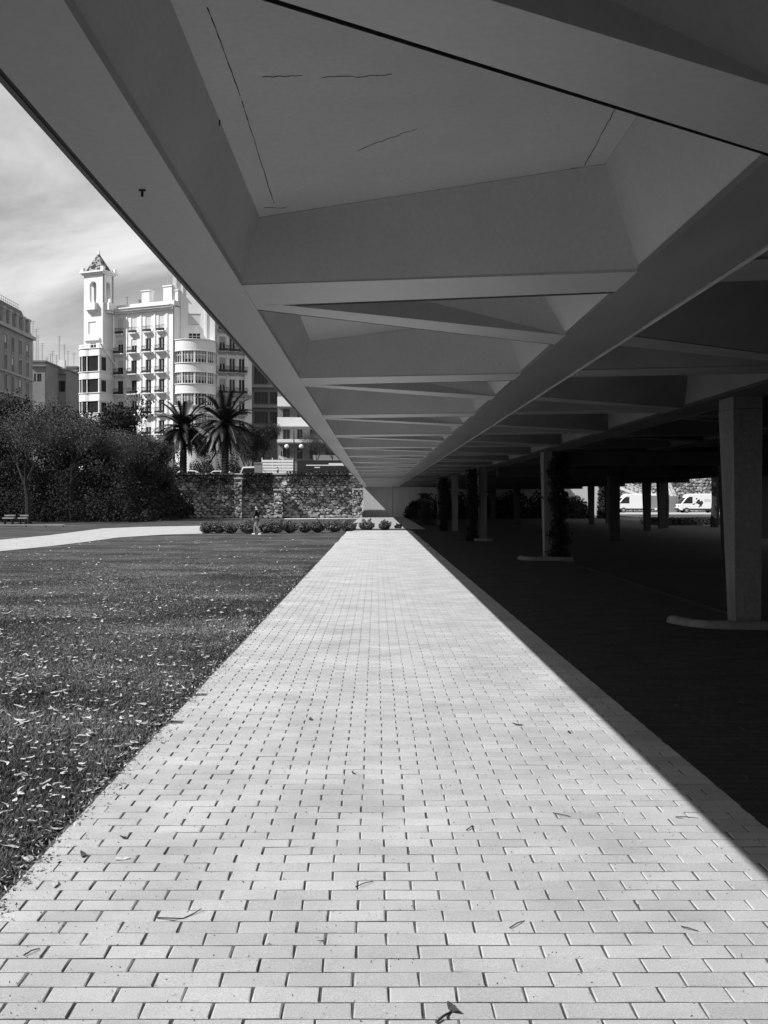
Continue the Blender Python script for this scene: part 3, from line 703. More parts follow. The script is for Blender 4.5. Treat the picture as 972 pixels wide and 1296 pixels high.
# ------------------------------------------------------------------ the white corner building with the tower
ANG = -R(25); O = (PX(130,171), 171.0)
fr = Frame(O[0], O[1], ANG)
tb = thing('tower_building', 'white apartment building with a tiled-roof tower and rounded corner bay', 'building', (O[0], O[1], STREET))
WF = 2.7
U = lambda px: fr.u_of(px, WF)
z_of = lambda py, Y=171.0: PZ(py, Y)
rows = [28.5,25.3,21.9,18.7,15.4,12.1,8.9]
cols = [152.3,169.6,187.7,204.4]
uR = U(219)
holes = []
for i, zf in enumerate(rows):
    for cpx in cols:
        uc = U(cpx); hw = .55; top = 2.25 if i else 2.55
        holes.append((uc-hw, uc+hw, zf+.02, zf+top))
wall_holes(fr, WF, .1, uR, STREET, 32.3, holes, tb, M['white_wall'])
for k, (a, c, d, e) in enumerate(holes):
    i, j = divmod(k, 4)
    bl = .8 if i == 0 else (.45 if (i,j) in ((1,1),(2,0),(5,2)) else (.3 if i == 1 and j == 0 else 0))
    dark = (i,j) in ((2,0),(2,1),(3,1),(3,0))
    window(fr, tb, a, c, d, e, WF, 'dark_frame' if dark else 'frame', 1, bl, 'blind' if i else 'blind', 0)
    if i == 0: balcony(fr, tb, a-.22, c+.22, d, WF, .62, .9)
    elif i < 6: balcony(fr, tb, a-.34, c+.34, d, WF, .8, .95)
q = MB(fr)
for px in (147,160.5,178.5,196,211.5):
    u = U(px); q.box(u-.16,u+.16,WF-.12,WF-.002,STREET,31.6)
q.build('pilaster', M['trim'], tb)
q = MB(fr); q.box(-.3,uR,WF-.35,WF-.002,31.75,32.1); q.box(-.3,uR,WF-.75,WF-.002,32.1,32.42); q.box(-.3,uR,WF-.95,WF+.6,32.42,32.6); q.build('cornice', M['trim'], tb)
q = MB(fr); q.box(0,uR,WF+.3,WF+12,32.6,33.3); q.box(0,uR,WF+.62,WF+.9,33.3,33.34); q.build('roof', M['cream_wall'], tb)
q = MB(fr); q.box(.101,uR,WF+.32,WF+12,STREET,32.3); q.build('building_core', M['white_wall'], tb)
# rooftop chimneys and antennas
for px, w_, z0, z1, wd, m_ in ((184,4,33.3,35.6,1.5,'cream_wall'),(178,6,33.3,34.6,.8,'cream_wall'),(212,3.6,33.3,35.9,1.6,'white_wall'),(220,4,33.3,35.2,1.5,'white_wall')):
    u = fr.u_of(px, w_); q = MB(fr); q.box(u-wd/2,u+wd/2,w_,w_+1.2,z0,z1-.2); q.box(u-wd/2-.12,u+wd/2+.12,w_-.12,w_+1.3,z1-.2,z1); q.build('chimney', M[m_], tb)
def antenna(fr_, parent, u, w, z0, h, m='grey_trim', r=.04, arms=3):
    q = MB(fr_); q.box(u-r,u+r,w-r,w+r,z0,z0+h)
    for k in range(arms): zz_ = z0+h-.15-k*.35; q.box(u-.55+.1*k,u+.55-.1*k,w-.02,w+.02,zz_-.025,zz_+.025)
    q.build('antenna', M[m], parent)
antenna(fr, tb, fr.u_of(212.5,4.2), 4.2, 35.9, 3.0); antenna(fr, tb, fr.u_of(161,5), 5, 33.3, 1.8, arms=1); antenna(fr, tb, fr.u_of(219,4.5), 4.5, 35.2, 1.6, arms=0)
# tower shaft and belfry
TW, TD = 3.83, 2.7
z1, zb = 33.4, 38.0
hs = [(-2.9,-1.35,28.4,30.4),(-2.55,-1.35,24.9,27.0)]
wall_holes(fr, 0, -TW, 0, STREET, z1, hs, tb, M['white_wall'], 'tower_shaft')
q = MB(fr); q.box(-TW+.001,-.001,.3,TD,STREET,z1-.01); q.add([(0,0,STREET),(0,TD,STREET),(0,TD,z1),(0,0,z1)],[(0,1,2,3)]); q.add([(-TW,0,STREET),(-TW,TD,STREET),(-TW,TD,z1),(-TW,0,z1)],[(3,2,1,0)]); q.build('tower_side', M['white_wall'], tb)
q = MB(fr); q.box(-2.88,-1.37,.12,.2,28.42,30.38); q.build('blind_panel', M['trim'], tb)
window(fr, tb, *hs[1], 0, 'frame', 1)
def arch_wall(fr_, w, u0, u1, z0, z1_, ua, ub, za, zb_, dep, parent, along=True, n=12):
    """wall with one round-headed opening; along=False swaps the wall to run inwards"""
    q = MB(fr_); cvt = (lambda u, w_, z: (u, w_, z)) if along else (lambda u, w_, z: (w_, u, z))
    r = (ub-ua)/2; um = (ua+ub)/2; zs_ = zb_-r
    arc = [(um-r*math.cos(math.pi*i/n), zs_+r*math.sin(math.pi*i/n)) for i in range(n+1)]
    for ww in (w, w+dep):
        q.add([cvt(u0,ww,z0),cvt(ua,ww,z0),cvt(ua,ww,z1_),cvt(u0,ww,z1_)],[(0,1,2,3)])
        q.add([cvt(ub,ww,z0),cvt(u1,ww,z0),cvt(u1,ww,z1_),cvt(ub,ww,z1_)],[(0,1,2,3)])
        if za > z0: q.add([cvt(ua,ww,z0),cvt(ub,ww,z0),cvt(ub,ww,za),cvt(ua,ww,za)],[(0,1,2,3)])
        for (a,za_),(c,zc_) in zip(arc,arc[1:]): q.add([cvt(a,ww,za_),cvt(c,ww,zc_),cvt(c,ww,z1_),cvt(a,ww,z1_)],[(0,1,2,3)])
    loop = [(ua,za)]+arc+[(ub,za)]
    for (a,za_),(c,zc_) in zip(loop,loop[1:]+loop[:1]): q.add([cvt(a,w,za_),cvt(c,w,zc_),cvt(c,w+dep,zc_),cvt(a,w+dep,za_)],[(0,1,2,3)])
    return q.build('belfry_wall', M['white_wall'], parent)
arch_wall(fr, 0, -TW, 0, z1, zb, -2.65, -1.3, z1+.05, 36.9, .45, tb)
arch_wall(fr, TD-.45, -TW, 0, z1, zb, -2.65, -1.3, z1+.05, 36.9, .45, tb)
arch_wall(fr, -.45, .455, TD-.455, z1, zb, .85, 1.9, z1+.05, 36.9, .449, tb, False)
arch_wall(fr, -TW+.001, .455, TD-.455, z1, zb, .85, 1.9, z1+.05, 36.9, .449, tb, False)
q = MB(fr); q.box(-TW+.01,-.01,.01,TD-.01,z1-.005,z1+.02); q.build('belfry_floor', M['white_wall'], tb)
q = MB(fr); q.box(-3.0,-1.0,-.75,-.003,32.2,33.4); q.add([(-2.8,-.004,31.7),(-1.2,-.004,31.7),(-1.2,-.6,32.198),(-2.8,-.6,32.198),(-1.2,-.004,32.198),(-2.8,-.004,32.198)],[(0,1,2,3),(0,3,5),(1,4,2)]); q.build('belfry_balcony', M['white_wall'], tb)
q = MB(fr); q.box(.003,.85,.5,2.3,32.2,33.4); q.box(.003,.6,.7,2.1,31.8,32.19); q.build('belfry_balcony', M['white_wall'], tb)
q = MB(fr); q.box(-3.6,-.5,-.32,-.003,27.35,27.75); q.build('ledge', M['trim'], tb)
q = MB(fr); q.box(-TW-.25,.25,-.25,TD+.25,zb,zb+.25); q.box(-TW-.55,.55,-.55,TD+.55,zb+.25,zb+.5); q.build('tower_cornice', M['trim'], tb)
for u in (-TW-.1,.1):
    for w_ in (-.1,TD+.1): q = MB(fr); q.box(u-.25,u+.25,w_-.25,w_+.25,zb+.5,zb+1.15); q.build('finial', M['white_wall'], tb)
q = MB(fr); B0 = [(-TW+.15,.1,zb+.5),(-.15,.1,zb+.5),(-.15,TD-.1,zb+.5),(-TW+.15,TD-.1,zb+.5)]; tp = [(-TW/2-.12,TD/2-.12,41.5),(-TW/2+.12,TD/2-.12,41.5),(-TW/2+.12,TD/2+.12,41.5),(-TW/2-.12,TD/2+.12,41.5)]
q.loft(B0, tp, cap1=True); q.build('tower_roof', M['mosaic'], tb)
q = MB(fr); q.box(-TW/2-.15,-TW/2+.15,TD/2-.15,TD/2+.15,41.51,42.0); q.build('roof_ball', M['trim'], tb)
# tower's bowed bay: solid bands and ribbon windows
def arc_plan(kind, off=0.0):
    p = []
    if kind == 'tower':
        c = (-2.75,1.2); r = 2.35-off
        for a in range(200, 291, 9): p.append((c[0]+r*math.cos(R(a)), c[1]+r*math.sin(R(a))))
        p += [(.2-off,-1.05+off),(.2-off,2.69),(-5.0+off,2.69)]
    return p
def bay_band(name, z0, z1_, off, m):
    q = MB(fr); q.prism(arc_plan('tower', off), z0, z1_); q.build(name, M[m], tb)
lev = [(24.75,25.9,0),(21.05,22.15,0),(17.5,18.75,0),(14.2,15.5,0),(10.9,12.2,0),(STREET,8.9,0)]
for z0, z1_, o_ in lev:
    bay_band('bay_band', z0, z1_, 0, 'white_wall')
    q = MB(fr); q.prism(arc_plan('tower',-.12), z1_, z1_+.12); q.build('bay_sill', M['trim'], tb)
for (za, _, _), (_, zb2, _) in zip(lev, lev[1:]):
    bay_band('bay_glass', zb2+.12, za, .2, 'glass')
    q = MB(fr); pl = arc_plan('tower', .12)
    for i in (0,3,6,9,11,12):
        x, y = pl[min(i,len(pl)-1)]; q.box(x-.06,x+.06,y-.06,y+.06,zb2+.125,za-.002)
    q.build('bay_mullion', M['frame'], tb)
    q = MB(fr); q.box(-.12,.14,-.98,2.68,zb2+.122,za-.003); q.build('bay_side', M['cream_wall'], tb)
    q = MB(fr); q.box(.14,.17,-.5,.6,zb2+.3,za-.2); q.build('side_window', M['glass'], tb)
q = MB(fr)
for i, (x, y) in enumerate(arc_plan('tower',.08)[:-2]): q.box(x-.07,x+.07,y-.07,y+.07,26.03,26.5)
pl = arc_plan('tower',.02)
for (xa,ya),(xb,yb) in zip(pl[:11],pl[1:12]): q.add([(xa,ya,26.5),(xb,yb,26.5),(xb,yb,26.62),(xa,ya,26.62)],[(0,1,2,3)])
q.build('balustrade', M['trim'], tb)
q = MB(fr); q.add([(.21,-.9,26.4),(.21,2.6,23.6),(.21,2.6,24.0),(.21,-.9,26.8),(.35,-.9,26.4),(.35,2.6,23.6),(.35,2.6,24.0),(.35,-.9,26.8)],[(4,5,6,7),(3,2,1,0),(3,7,6,2),(0,1,5,4)]); q.build('stair_parapet', M['trim'], tb)
# rounded corner bay
bc = (PX(246,170.8), 170.8); BRAD = 3.45
def ring(rad, a0=165, a1=375, step=7): return [(bc[0]+rad*math.cos(R(a)), bc[1]+rad*math.sin(R(a))) for a in range(a0, a1+1, step)]
def cband(name, z0, z1_, rad, m): q = MB(); q.prism(ring(rad), z0, z1_); return q.build(name, M[m], tb)
blev = [(25.25,26.9),(21.9,23.2),(18.55,19.9),(15.2,16.5),(11.9,13.2),(STREET,9.8)]
for z0, z1_ in blev:
    cband('bay_band', z0, z1_, BRAD, 'white_wall'); cband('bay_sill', z1_, z1_+.12, BRAD+.14, 'trim'); cband('bay_head', z0-.12, z0-.002, BRAD+.08, 'trim')
for (za, _), (_, zb2) in zip(blev, blev[1:]):
    cband('bay_glass', zb2+.121, za-.121, BRAD-.3, 'glass')
    q = MB(); k = 0
    for a in range(172, 370, 9):
        x, y = bc[0]+(BRAD-.14)*math.cos(R(a)), bc[1]+(BRAD-.14)*math.sin(R(a)); t = .15 if k % 4 == 0 else .045; k += 1
        q.box(x-t,x+t,y-t,y+t,zb2+.122,za-.122)
    q.prism(ring(BRAD-.22), za-.75, za-.62)
    q.build('bay_mullion', M['frame'], tb)
    k = 0
    for a in range(172, 364, 36):
        if (k+int(za)) % 5 != 1:
            q = MB(); p0 = [(bc[0]+(BRAD-.24)*math.cos(R(a+d)), bc[1]+(BRAD-.24)*math.sin(R(a+d))) for d in (4,14,23,32)]
            for (xa,ya),(xb,yb) in zip(p0,p0[1:]): q.add([(xa,ya,za-1.4),(xb,yb,za-1.4),(xb,yb,za-.122),(xa,ya,za-.122)],[(0,1,2,3)])
            q.build('bay_blind', M['grey_blind'], tb)
        k += 1
# upper block over the bay
f2 = Frame(PX(221,170.2), 170.2, R(2)); u1 = f2.u_of(272)
hs = [(f2.u_of(238),f2.u_of(254),PZ(411,170),PZ(396.5,170)),(f2.u_of(238.3),f2.u_of(253.7),PZ(433,170),PZ(421,170))]
wall_holes(f2, 0, 0, u1, 25.6, 41, hs, tb, M['white_wall'], 'upper_wall')
window(f2, tb, *hs[0], 0, 'frame', 0, .96, 'blind'); window(f2, tb, *hs[1], 0, 'frame', 2, 0, 'blind', .5)
q = MB(f2); q.box(0.001,u1-.001,.3,9,25.6,40.99); q.box(-.25,.35,-.3,-.002,26.2,41); q.box(f2.u_of(229),f2.u_of(232),-.16,-.002,26.2,41); q.box(f2.u_of(259.5),f2.u_of(262),-.14,-.002,26.2,41); q.build('upper_block', M['white_wall'], tb)
q = MB(f2); q.box(-.3,-.02,.2,7,31.0,41); q.build('upper_side', M['white_wall'], tb)
# receding right-hand facade
f3 = Frame(PX(270.5,171.2), 171.2, R(22)); uE = f3.u_of(318)
cz = [25.6,22.2,18.8,15.4,12.0]; hs = []
for zf in cz+[29.0]:
    for px in (281.5,294,306): u = f3.u_of(px); hs.append((u-.5,u+.5,zf+.02,zf+2.4))
wall_holes(f3, 0, 0, uE, STREET, 34, hs, tb, M['cream_wall'])
for k, h in enumerate(hs):
    window(f3, tb, *h, 0, 'frame', 1, .0 if k % 3 else .4, 'grey_blind')
    balcony(f3, tb, h[0]-.35, h[1]+.35, h[2], 0, .7, .95, 'grey_trim')
q = MB(f3)
for px in (275,288,300.5): u = f3.u_of(px); q.box(u-.14,u+.14,-.12,-.002,STREET,33)
q.box(uE-1.2,uE,-.35,-.002,STREET,33.6); q.build('pilaster', M['cream_wall'], tb)
q = MB(f3); q.box(-.2,uE,-.9,-.36,18.3,18.6); q.box(0,uE,.3,9,STREET,33.99); q.box(-.3,uE+.2,-.8,-.36,33.3,33.7); q.build('long_balcony', M['dark_wall'], tb)
# shop floor and awning
q = MB(fr); q.box(U(146),U(178),WF-1.6,WF-.81,11.35,11.5); q.add([(U(146),WF-.82,13.7),(U(178),WF-.82,13.7),(U(178),WF-2.2,12.3),(U(146),WF-2.2,12.3)],[(3,2,1,0),(0,1,2,3)]); q.build('awning', M['white_paint'], tb)

# ------------------------------------------------------------------ grey mansard building on the left
xm = -53.0; f4 = Frame(xm, 140.0, R(90))             # u runs away from the camera; the street side faces right
mb_ = thing('mansard_building', 'grey stone building with a slate mansard roof at the left edge', 'building', (xm-6, 153, STREET))
ur = 24.6
wins = []
for px in (7,16,25.5,34.5):
    Y = xm*F/(px-PX0); u = Y-140.0
    for za, zb2 in ((23.2,25.3),(20.3,22.4),(17.4,19.6),(14.2,16.5),(11,13.2)): wins.append((u-.55,u+.55,za,zb2))
for u in (3,6,9,):
    for za, zb2 in ((23.2,25.3),(20.3,22.4),(17.4,19.6),(14.2,16.5)): wins.append((u-.55,u+.55,za,zb2))
q = MB(f4)
wall_holes(f4, 0, 0, ur, STREET, 26.3, wins, mb_, M['grey_wall'])
for i, h in enumerate(wins): window(f4, mb_, *h, 0, 'frame', 1, .0 if i % 3 else .5, 'blind')
q = MB(f4); q.box(0.001,ur-.001,.3,12,STREET,26.3); q.add([(ur,0,STREET),(ur,12,STREET),(ur,12,26.3),(ur,0,26.3)],[(0,1,2,3)]); q.build('building_core', M['grey_wall'], mb_)
q = MB(f4); q.box(-.2,ur+.4,-.4,12.2,26.302,26.8); q.box(-.1,ur+.25,-.22,-.004,19.95,20.2); q.box(-.1,ur+.25,-.3,-.004,16.8,17.1); q.build('cornice', M['grey_trim'], mb_)
for h in wins: q = MB(f4); q.box(h[0]-.14,h[0]-.004,-.08,-.002,h[2],h[3]+.1); q.box(h[1]+.004,h[1]+.14,-.08,-.002,h[2],h[3]+.1); q.box(h[0]-.14,h[1]+.14,-.09,-.002,h[3]+.1,h[3]+.26); q.box(h[0]-.2,h[1]+.2,-.12,-.002,h[2]-.16,h[2]); q.build('window_surround', M['grey_trim'], mb_)
q = MB(f4); A = [(0,0,26.8),(ur,0,26.8),(ur,12,26.8),(0,12,26.8)]; B_ = [(.4,.8,29.0),(ur-.7,.8,29.0),(ur-.7,11,29.0),(.4,11,29.0)]; C_ = [(.5,1.3,30.6),(ur-1.3,1.3,30.6),(ur-1.3,10.5,30.6),(.5,10.5,30.6)]
q.loft(A, B_); q.loft(B_, C_, cap1=True); q.build('mansard_roof', M['slate'], mb_)
for px in (6,14,22.5,31,37.5):
    u = xm*F/(px-PX0)-140; q = MB(f4); q.box(u-.6,u+.6,.05,1.6,26.95,29.0); q.box(u-.75,u+.75,-.05,1.7,29.0,29.3); dm = q.build('dormer', M['grey_trim'], mb_)
    q = MB(f4); q.box(u-.4,u+.4,.02,.045,27.2,28.8); q.build('dormer_window', M['glass'], dm)
q = MB(f4)
u = 1.0
while u < ur-1.5: q.box(u,u+.03,1.6,1.63,30.6,31.5); u += .9
q.box(1,ur-1.5,1.6,1.63,31.45,31.5); q.box(1,ur-1.5,1.6,1.63,31.0,31.04); q.build('roof_railing', M['iron'], mb_)
q = MB(f4); q.box(12,17,4,7,30.61,32.6); q.build('roof_hut', M['grey_wall'], mb_)

# ------------------------------------------------------------------ small buildings in the gap, with antennas
def small_block(px0, px1, py_top, Y, dep, label, m, wins_py, name='apartment_block'):
    x0, x1 = PX(px0,Y), PX(px1,Y); zt = PZ(py_top,Y); f = Frame(x0, Y, R(0))
    t = thing(name, label, 'building', ((x0+x1)/2, Y, STREET), 'small blocks between the two corner buildings')
    w = x1-x0; hs = []
    for a, c, d, e in wins_py: hs.append((PX(a,Y)-x0, PX(c,Y)-x0, PZ(e,Y), PZ(d,Y)))
    wall_holes(f, 0, 0, w, STREET, zt, hs, t, M[m])
    for h in hs: window(f, t, *h, 0, 'dark_frame', 2 if h[1]-h[0] > 3 else 1)
    q = MB(f); q.box(.001,w-.001,.3,dep,STREET,zt-.002); q.box(-.3,w+.3,-.4,-.003,zt-.9,zt-.6); q.box(-.2,w+.2,-.2,dep,zt,zt+.3); q.build('roof_slab', M[m], t)
    return t, f, zt
t1, g1, zt1 = small_block(40.5,57,458,205,12,'low grey block just right of the mansard building','dark_wall',[(43,45.5,473,483),(47,52.5,473,483)])
t2, g2, zt2 = small_block(57.5,83,467.5,214,12,'small block with dark recessed terraces beside the white tower bay','dark_wall',[(60,66,480,495),(70,82.5,482,496)])
t3, g3, zt3 = small_block(83.5,97,465,228,10,'pale block half hidden by the tower bay','grey_wall',[(86,96,489,499)])
for px, py in ((41.8,406),(46,416),(48.3,424),(53.5,434)): antenna(g1, t1, PX(px,209)-PX(40.5,205), 4, zt1+.3, PZ(py,209)-zt1-.3, r=.05, arms=2)
for px, py in ((59.5,452),(64,448),(66.5,444),(71.5,449),(75,425),(81.5,436)): antenna(g2, t2, PX(px,218)-PX(57.5,214), 4, zt2+.3, PZ(py,218)-zt2-.3, r=.06, arms=3)
for px, py in ((86,444),(93.5,446)): antenna(g3, t3, PX(px,232)-PX(83.5,228), 4, zt3+.3, PZ(py,232)-zt3-.3, r=.05, arms=2)
q = MB(g2)
for px, z_ in ((64,1.2),(78,1.9)): u = PX(px,216)-PX(57.5,214); q.box(u-.6,u+.6,2,3,zt2+.3,zt2+.3+z_)
q.build('chimney', M['trim'], t2)

# ------------------------------------------------------------------ dark office building and white modern block
Y = 182; f5 = Frame(PX(318.5,Y), Y, R(6)); t = thing('office_building', 'dark building with bands of black windows right of the corner building', 'building', (PX(335,Y),Y,STREET))
hs = []
for d, e in ((462,486),(496,511),(521,536),(546,556)):
    for a, c in ((321.5,339),(341.5,352.5),(355,366)): hs.append((f5.u_of(a),f5.u_of(c),PZ(e,Y),PZ(d,Y)))
uw = f5.u_of(368); wall_holes(f5, 0, 0, uw, STREET, PZ(440,Y), hs, t, M['dark_wall'])
for h in hs: window(f5, t, *h, 0, 'dark_frame', 3, 0)
q = MB(f5); q.box(.001,uw-.001,.3,12,STREET,PZ(440,Y)-.01); q.build('building_core', M['dark_wall'], t)
for py in (489,514.5,539.5): q = MB(f5); q.box(-.1,uw,-.5,-.003,PZ(py+1.6,Y),PZ(py-1.6,Y)); q.build('floor_band', M['grey_trim'], t)
Y = 158; f6 = Frame(PX(351,Y), Y, R(4)); t = thing('modern_block', 'white modern block with broad balconies half hidden by the bridge', 'building', (PX(385,Y),Y,STREET))
uw = f6.u_of(440); hs = []
for d, e in ((516,529),(542,556),(566,580)):
    for a, c in ((358,367),(376,383),(392,402),(412,424)): hs.append((f6.u_of(a,2.0),f6.u_of(c,2.0),PZ(e,Y),PZ(d,Y)))
wall_holes(f6, 2.0, 0, uw, STREET, PZ(470,Y), hs, t, M['grey_wall'])
for h in hs: window(f6, t, *h, 2.0, 'dark_frame', 1, 0)
q = MB(f6); q.box(.001,uw,2.3,14,STREET,PZ(470,Y)-.01); q.build('building_core', M['grey_wall'], t)
for py0, py1 in ((502,514),(528,539)):
    q = MB(f6); q.box(0,uw,0,.15,PZ(py1,Y),PZ(py0,Y)); q.box(0,uw,.151,1.998,PZ(py1,Y),PZ(py1,Y)+.2); q.box(0,.15,.152,1.997,PZ(py1,Y)+.201,PZ(py0,Y)); q.build('balcony', M['white_paint'], t)
q = MB(f6); q.box(0,uw,-2.6,1.99,PZ(561,Y),PZ(557,Y)); q.build('canopy', M['white_paint'], t)
q = MB(f6); q.box(f6.u_of(396),uw,-1,-.6,STREET+.1,PZ(576,Y)); q.build('shop_front', M['trim'], t)
# balcony plants
r = np.random.default_rng(9); C = np.stack([r.uniform(f6.p(1,0,0)[0],f6.p(5,0,0)[0],260), np.full(260,Y+.5)+r.uniform(0,.5,260), PZ(528,Y)+r.uniform(-.1,1,260)],1)
tag(link('balcony_plant', np_mesh('balcony_plant', leaf_quads(C,.2,r=r),4,M['shrub'])), 'leafy potted plants along the lower white balcony', 'plant')

# ------------------------------------------------------------------ street furniture and vehicles behind the wall
y = 108; t = thing('slatted_fence', 'white horizontal slat fence behind the river wall, beside the lamp', 'fence', (PX(350,y),y,STREET))
for k in range(7):
    z0 = STREET+.12+k*.29; q = MB(); q.box(PX(331,y),PX(371.5,y),y,y+.03,z0,z0+.22); q.build('slat', M['white_paint'], t)
for px in (331.5,344.5,358,371): q = MB(); q.box(PX(px,y)-.04,PX(px,y)+.04,y+.033,y+.11,STREET,STREET+2.3); q.build('fence_post', M['trim'], t)
t = thing('advert_panel', 'small white panel standing above the slat fence by the lamp', 'sign', (PX(357,y+1),y+1,STREET))
q = MB(); q.add([(PX(352,y+1),y+1,STREET+2.2),(PX(368,y+1),y+1,STREET+2.2),(PX(366,y+1),y+1,PZ(580.5,y+1)),(PX(353,y+1),y+1,PZ(576,y+1)),(PX(352,y+1),y+1.06,STREET+2.2),(PX(368,y+1),y+1.06,STREET+2.2),(PX(366,y+1),y+1.06,PZ(580.5,y+1)),(PX(353,y+1),y+1.06,PZ(576,y+1))],[(0,1,2,3),(7,6,5,4),(0,4,5,1),(1,5,6,2),(2,6,7,3),(3,7,4,0)]); q.build('board', M['white_paint'], t)
q = MB(); q.box(PX(356,y+1)-.05,PX(356,y+1)+.05,y+1.07,y+1.16,STREET,STREET+3); q.build('post', M['iron'], t)
y = 106; xl = PX(372,y); t = thing('street_lamp', 'dark street lamp with two white globes above the slat fence', 'street lamp', (xl,y,STREET))
zg = PZ(565,y); q = MB(); q.lathe([(.17,STREET),(.17,STREET+.4),(.09,STREET+.5),(.06,zg+.2),(.05,PZ(545,y))],10,(xl,y)); q.build('pole', M['iron'], t)
for s in (-1,1):
    q = MB(); q.tube([(xl,y,zg-.55),(xl+s*.4,y,zg-.55),(xl+s*.72,y,zg-.42),(xl+s*.72,y,zg-.2)],[.03]*4,6); q.build('arm', M['iron'], t)
    q = MB(); q.lathe([(.05,zg-.2)]+[(.22*math.sin(R(a)),zg-.22*math.cos(R(a))) for a in range(20,180,20)]+[(.02,zg+.22)],14,(xl+s*.72,y)); q.build('globe', M['globe'], t, smooth=True)
def vehicle(name, label, cat, x, y, z, rz, L, Wd, H, body_m, prof, winpoly, wheels, extra=None, grp=None):
    """prof: side outline (x forward, z) of the body, extruded across; winpoly: side windows"""
    t = thing(name, label, cat, (x,y,z), grp, rz)
    q = MB(); n = len(prof); hw = Wd/2
    rings = [(-hw,.94),(-hw+.06,1.0),(hw-.06,1.0),(hw,.94)]
    zc = H*.5
    vs = []
    for yy, sc in rings: vs += [(px*(1 if sc==1 else .985), yy, (pz-zc)*sc+zc if pz > zc else pz) for px, pz in prof]
    fs = [(k*n+i, k*n+(i+1)%n, (k+1)*n+(i+1)%n, (k+1)*n+i) for k in range(3) for i in range(n)]+[tuple(range(n)), tuple(range(4*n-1,3*n-1,-1))]
    q.add(vs, fs); link('body', mesh_of(q,'body',M[body_m]), t)
    for wp in winpoly:
        for s in (-1,1):
            q = MB(); yy = s*(hw+.004); A = [(a,yy,c) for a, c in wp]; B_ = [(a,yy-s*.02,c) for a, c in wp]; q.loft(A,B_,True,True); link('window', mesh_of(q,'window',M['glass']), t)
    for wx in wheels:
        for s in (-1,1):
            q = MB(); pts = [(wx, s*(hw-.2), .34),(wx, s*(hw+.01), .34)]; q.tube(pts,[.34,.34],16); w_ = link('wheel', mesh_of(q,'tyre',M['rubber']), t)
            q = MB(); q.tube([(wx, s*(hw+.0), .34),(wx, s*(hw+.025), .34)],[.2,.2],12); link('rim', mesh_of(q,'rim',M['metal']), w_)
    if extra: extra(t)
    return t
VP_ = [(-2.6,.35),(2.5,.35),(2.68,.55),(2.66,.95),(2.42,1.12),(1.72,1.95),(1.45,2.3),(1.1,2.42),(-2.5,2.45),(-2.66,2.2),(-2.68,.5)]
def van_extra(decal, rear_grey):
    def f(t):
        q = MB(); q.box(2.62,2.70,-.85,-.45,.72,.98); link('headlight', mesh_of(q,'headlight',M['glass']), t)
        q = MB(); q.box(2.62,2.70,.45,.85,.72,.98); link('headlight', mesh_of(q,'headlight',M['glass']), t)
        q = MB(); q.box(2.5,2.74,-.9,.9,.36,.62); link('bumper', mesh_of(q,'bumper',M['dark_paint']), t)
        q = MB(); q.loft([(2.42,-.86,1.16),(2.42,.86,1.16),(1.78,.82,1.93),(1.78,-.82,1.93)],[(2.46,-.86,1.18),(2.46,.86,1.18),(1.82,.82,1.95),(1.82,-.82,1.95)],True,True); link('windscreen', mesh_of(q,'windscreen',M['glass']), t)
        q = MB(); q.box(-2.3,2.2,-1.015,-.995,.36,.55); link('side_skirt', mesh_of(q,'side_skirt',M['dark_paint']), t)
        q = MB(); q.box(-2.3,2.2,.995,1.015,.36,.55); link('side_skirt', mesh_of(q,'side_skirt',M['dark_paint']), t)
        if rear_grey:
            q = MB(); q.box(-2.62,-.9 if not decal else -1.62,.998,1.012,.62,2.2); link('rear_panel', mesh_of(q,'rear_panel',M['grey_wall']), t)
        if decal:                                     # dark jumping-figure emblem and a line of small print
            q = MB()
            for poly in ([(.55,1.25),(.30,1.15),(.0,1.45),(.1,1.75),(.35,1.6)],[(.35,1.7),(.5,1.72),(.5,1.9),(.36,1.9)],[(.0,1.45),(.3,1.15),(-.1,1.0),(-.35,1.15),(-.4,1.4),(-.2,1.55)],[(.55,1.25),(.75,1.05),(.95,1.0),(.95,1.06),(.72,1.2)],[(-.1,1.0),(.1,.72),(.22,.7),(.05,1.05)],[(-.3,1.2),(-.15,.78),(-.02,.8),(-.15,1.15)]):
                A = [(a,1.012,c) for a, c in poly]; B_ = [(a,.998,c) for a, c in poly]; q.loft(A,B_,True,True)
            link('emblem', mesh_of(q,'emblem',M['dark_paint']), t)
            q = MB()
            for k in range(7): q.box(-1.35+k*.12,-1.27+k*.12,.999,1.011,1.62,1.68); q.box(-1.35+k*.12,-1.29+k*.12,.999,1.010,1.44,1.49)
            link('small_print', mesh_of(q,'small_print',M['dark_paint']), t)
    return f
VW = [[(1.62,1.2),(2.2,1.2),(1.7,1.85),(1.35,2.05),(.95,2.05),(.95,1.2)]]
vehicle('delivery_van', 'white delivery van with a dark jumping-figure emblem on its side', 'van', PX(883,137), 137, .0, R(180), 5.4, 2, 2.45, 'white_paint', VP_, VW, (1.7,-1.6), van_extra(True, True), 'vans parked beyond the bridge')
vehicle('delivery_van', 'white van with a grey rear side panel, below the sloping railing', 'van', PX(803.5,139), 139, .0, R(180), 5.4, 2, 2.45, 'white_paint', VP_, VW, (1.7,-1.6), van_extra(False, True), 'vans parked beyond the bridge')
CARP = [(-2.0,.25),(2.0,.25),(2.1,.5),(2.0,.8),(1.1,.95),(.45,1.42),(-1.2,1.45),(-1.95,1.0),(-2.1,.6)]
CW = [[(.95,.95),(.42,1.34),(-.35,1.36),(-.35,.95)],[(-.45,.95),(-.45,1.36),(-1.15,1.36),(-1.6,.98)]]
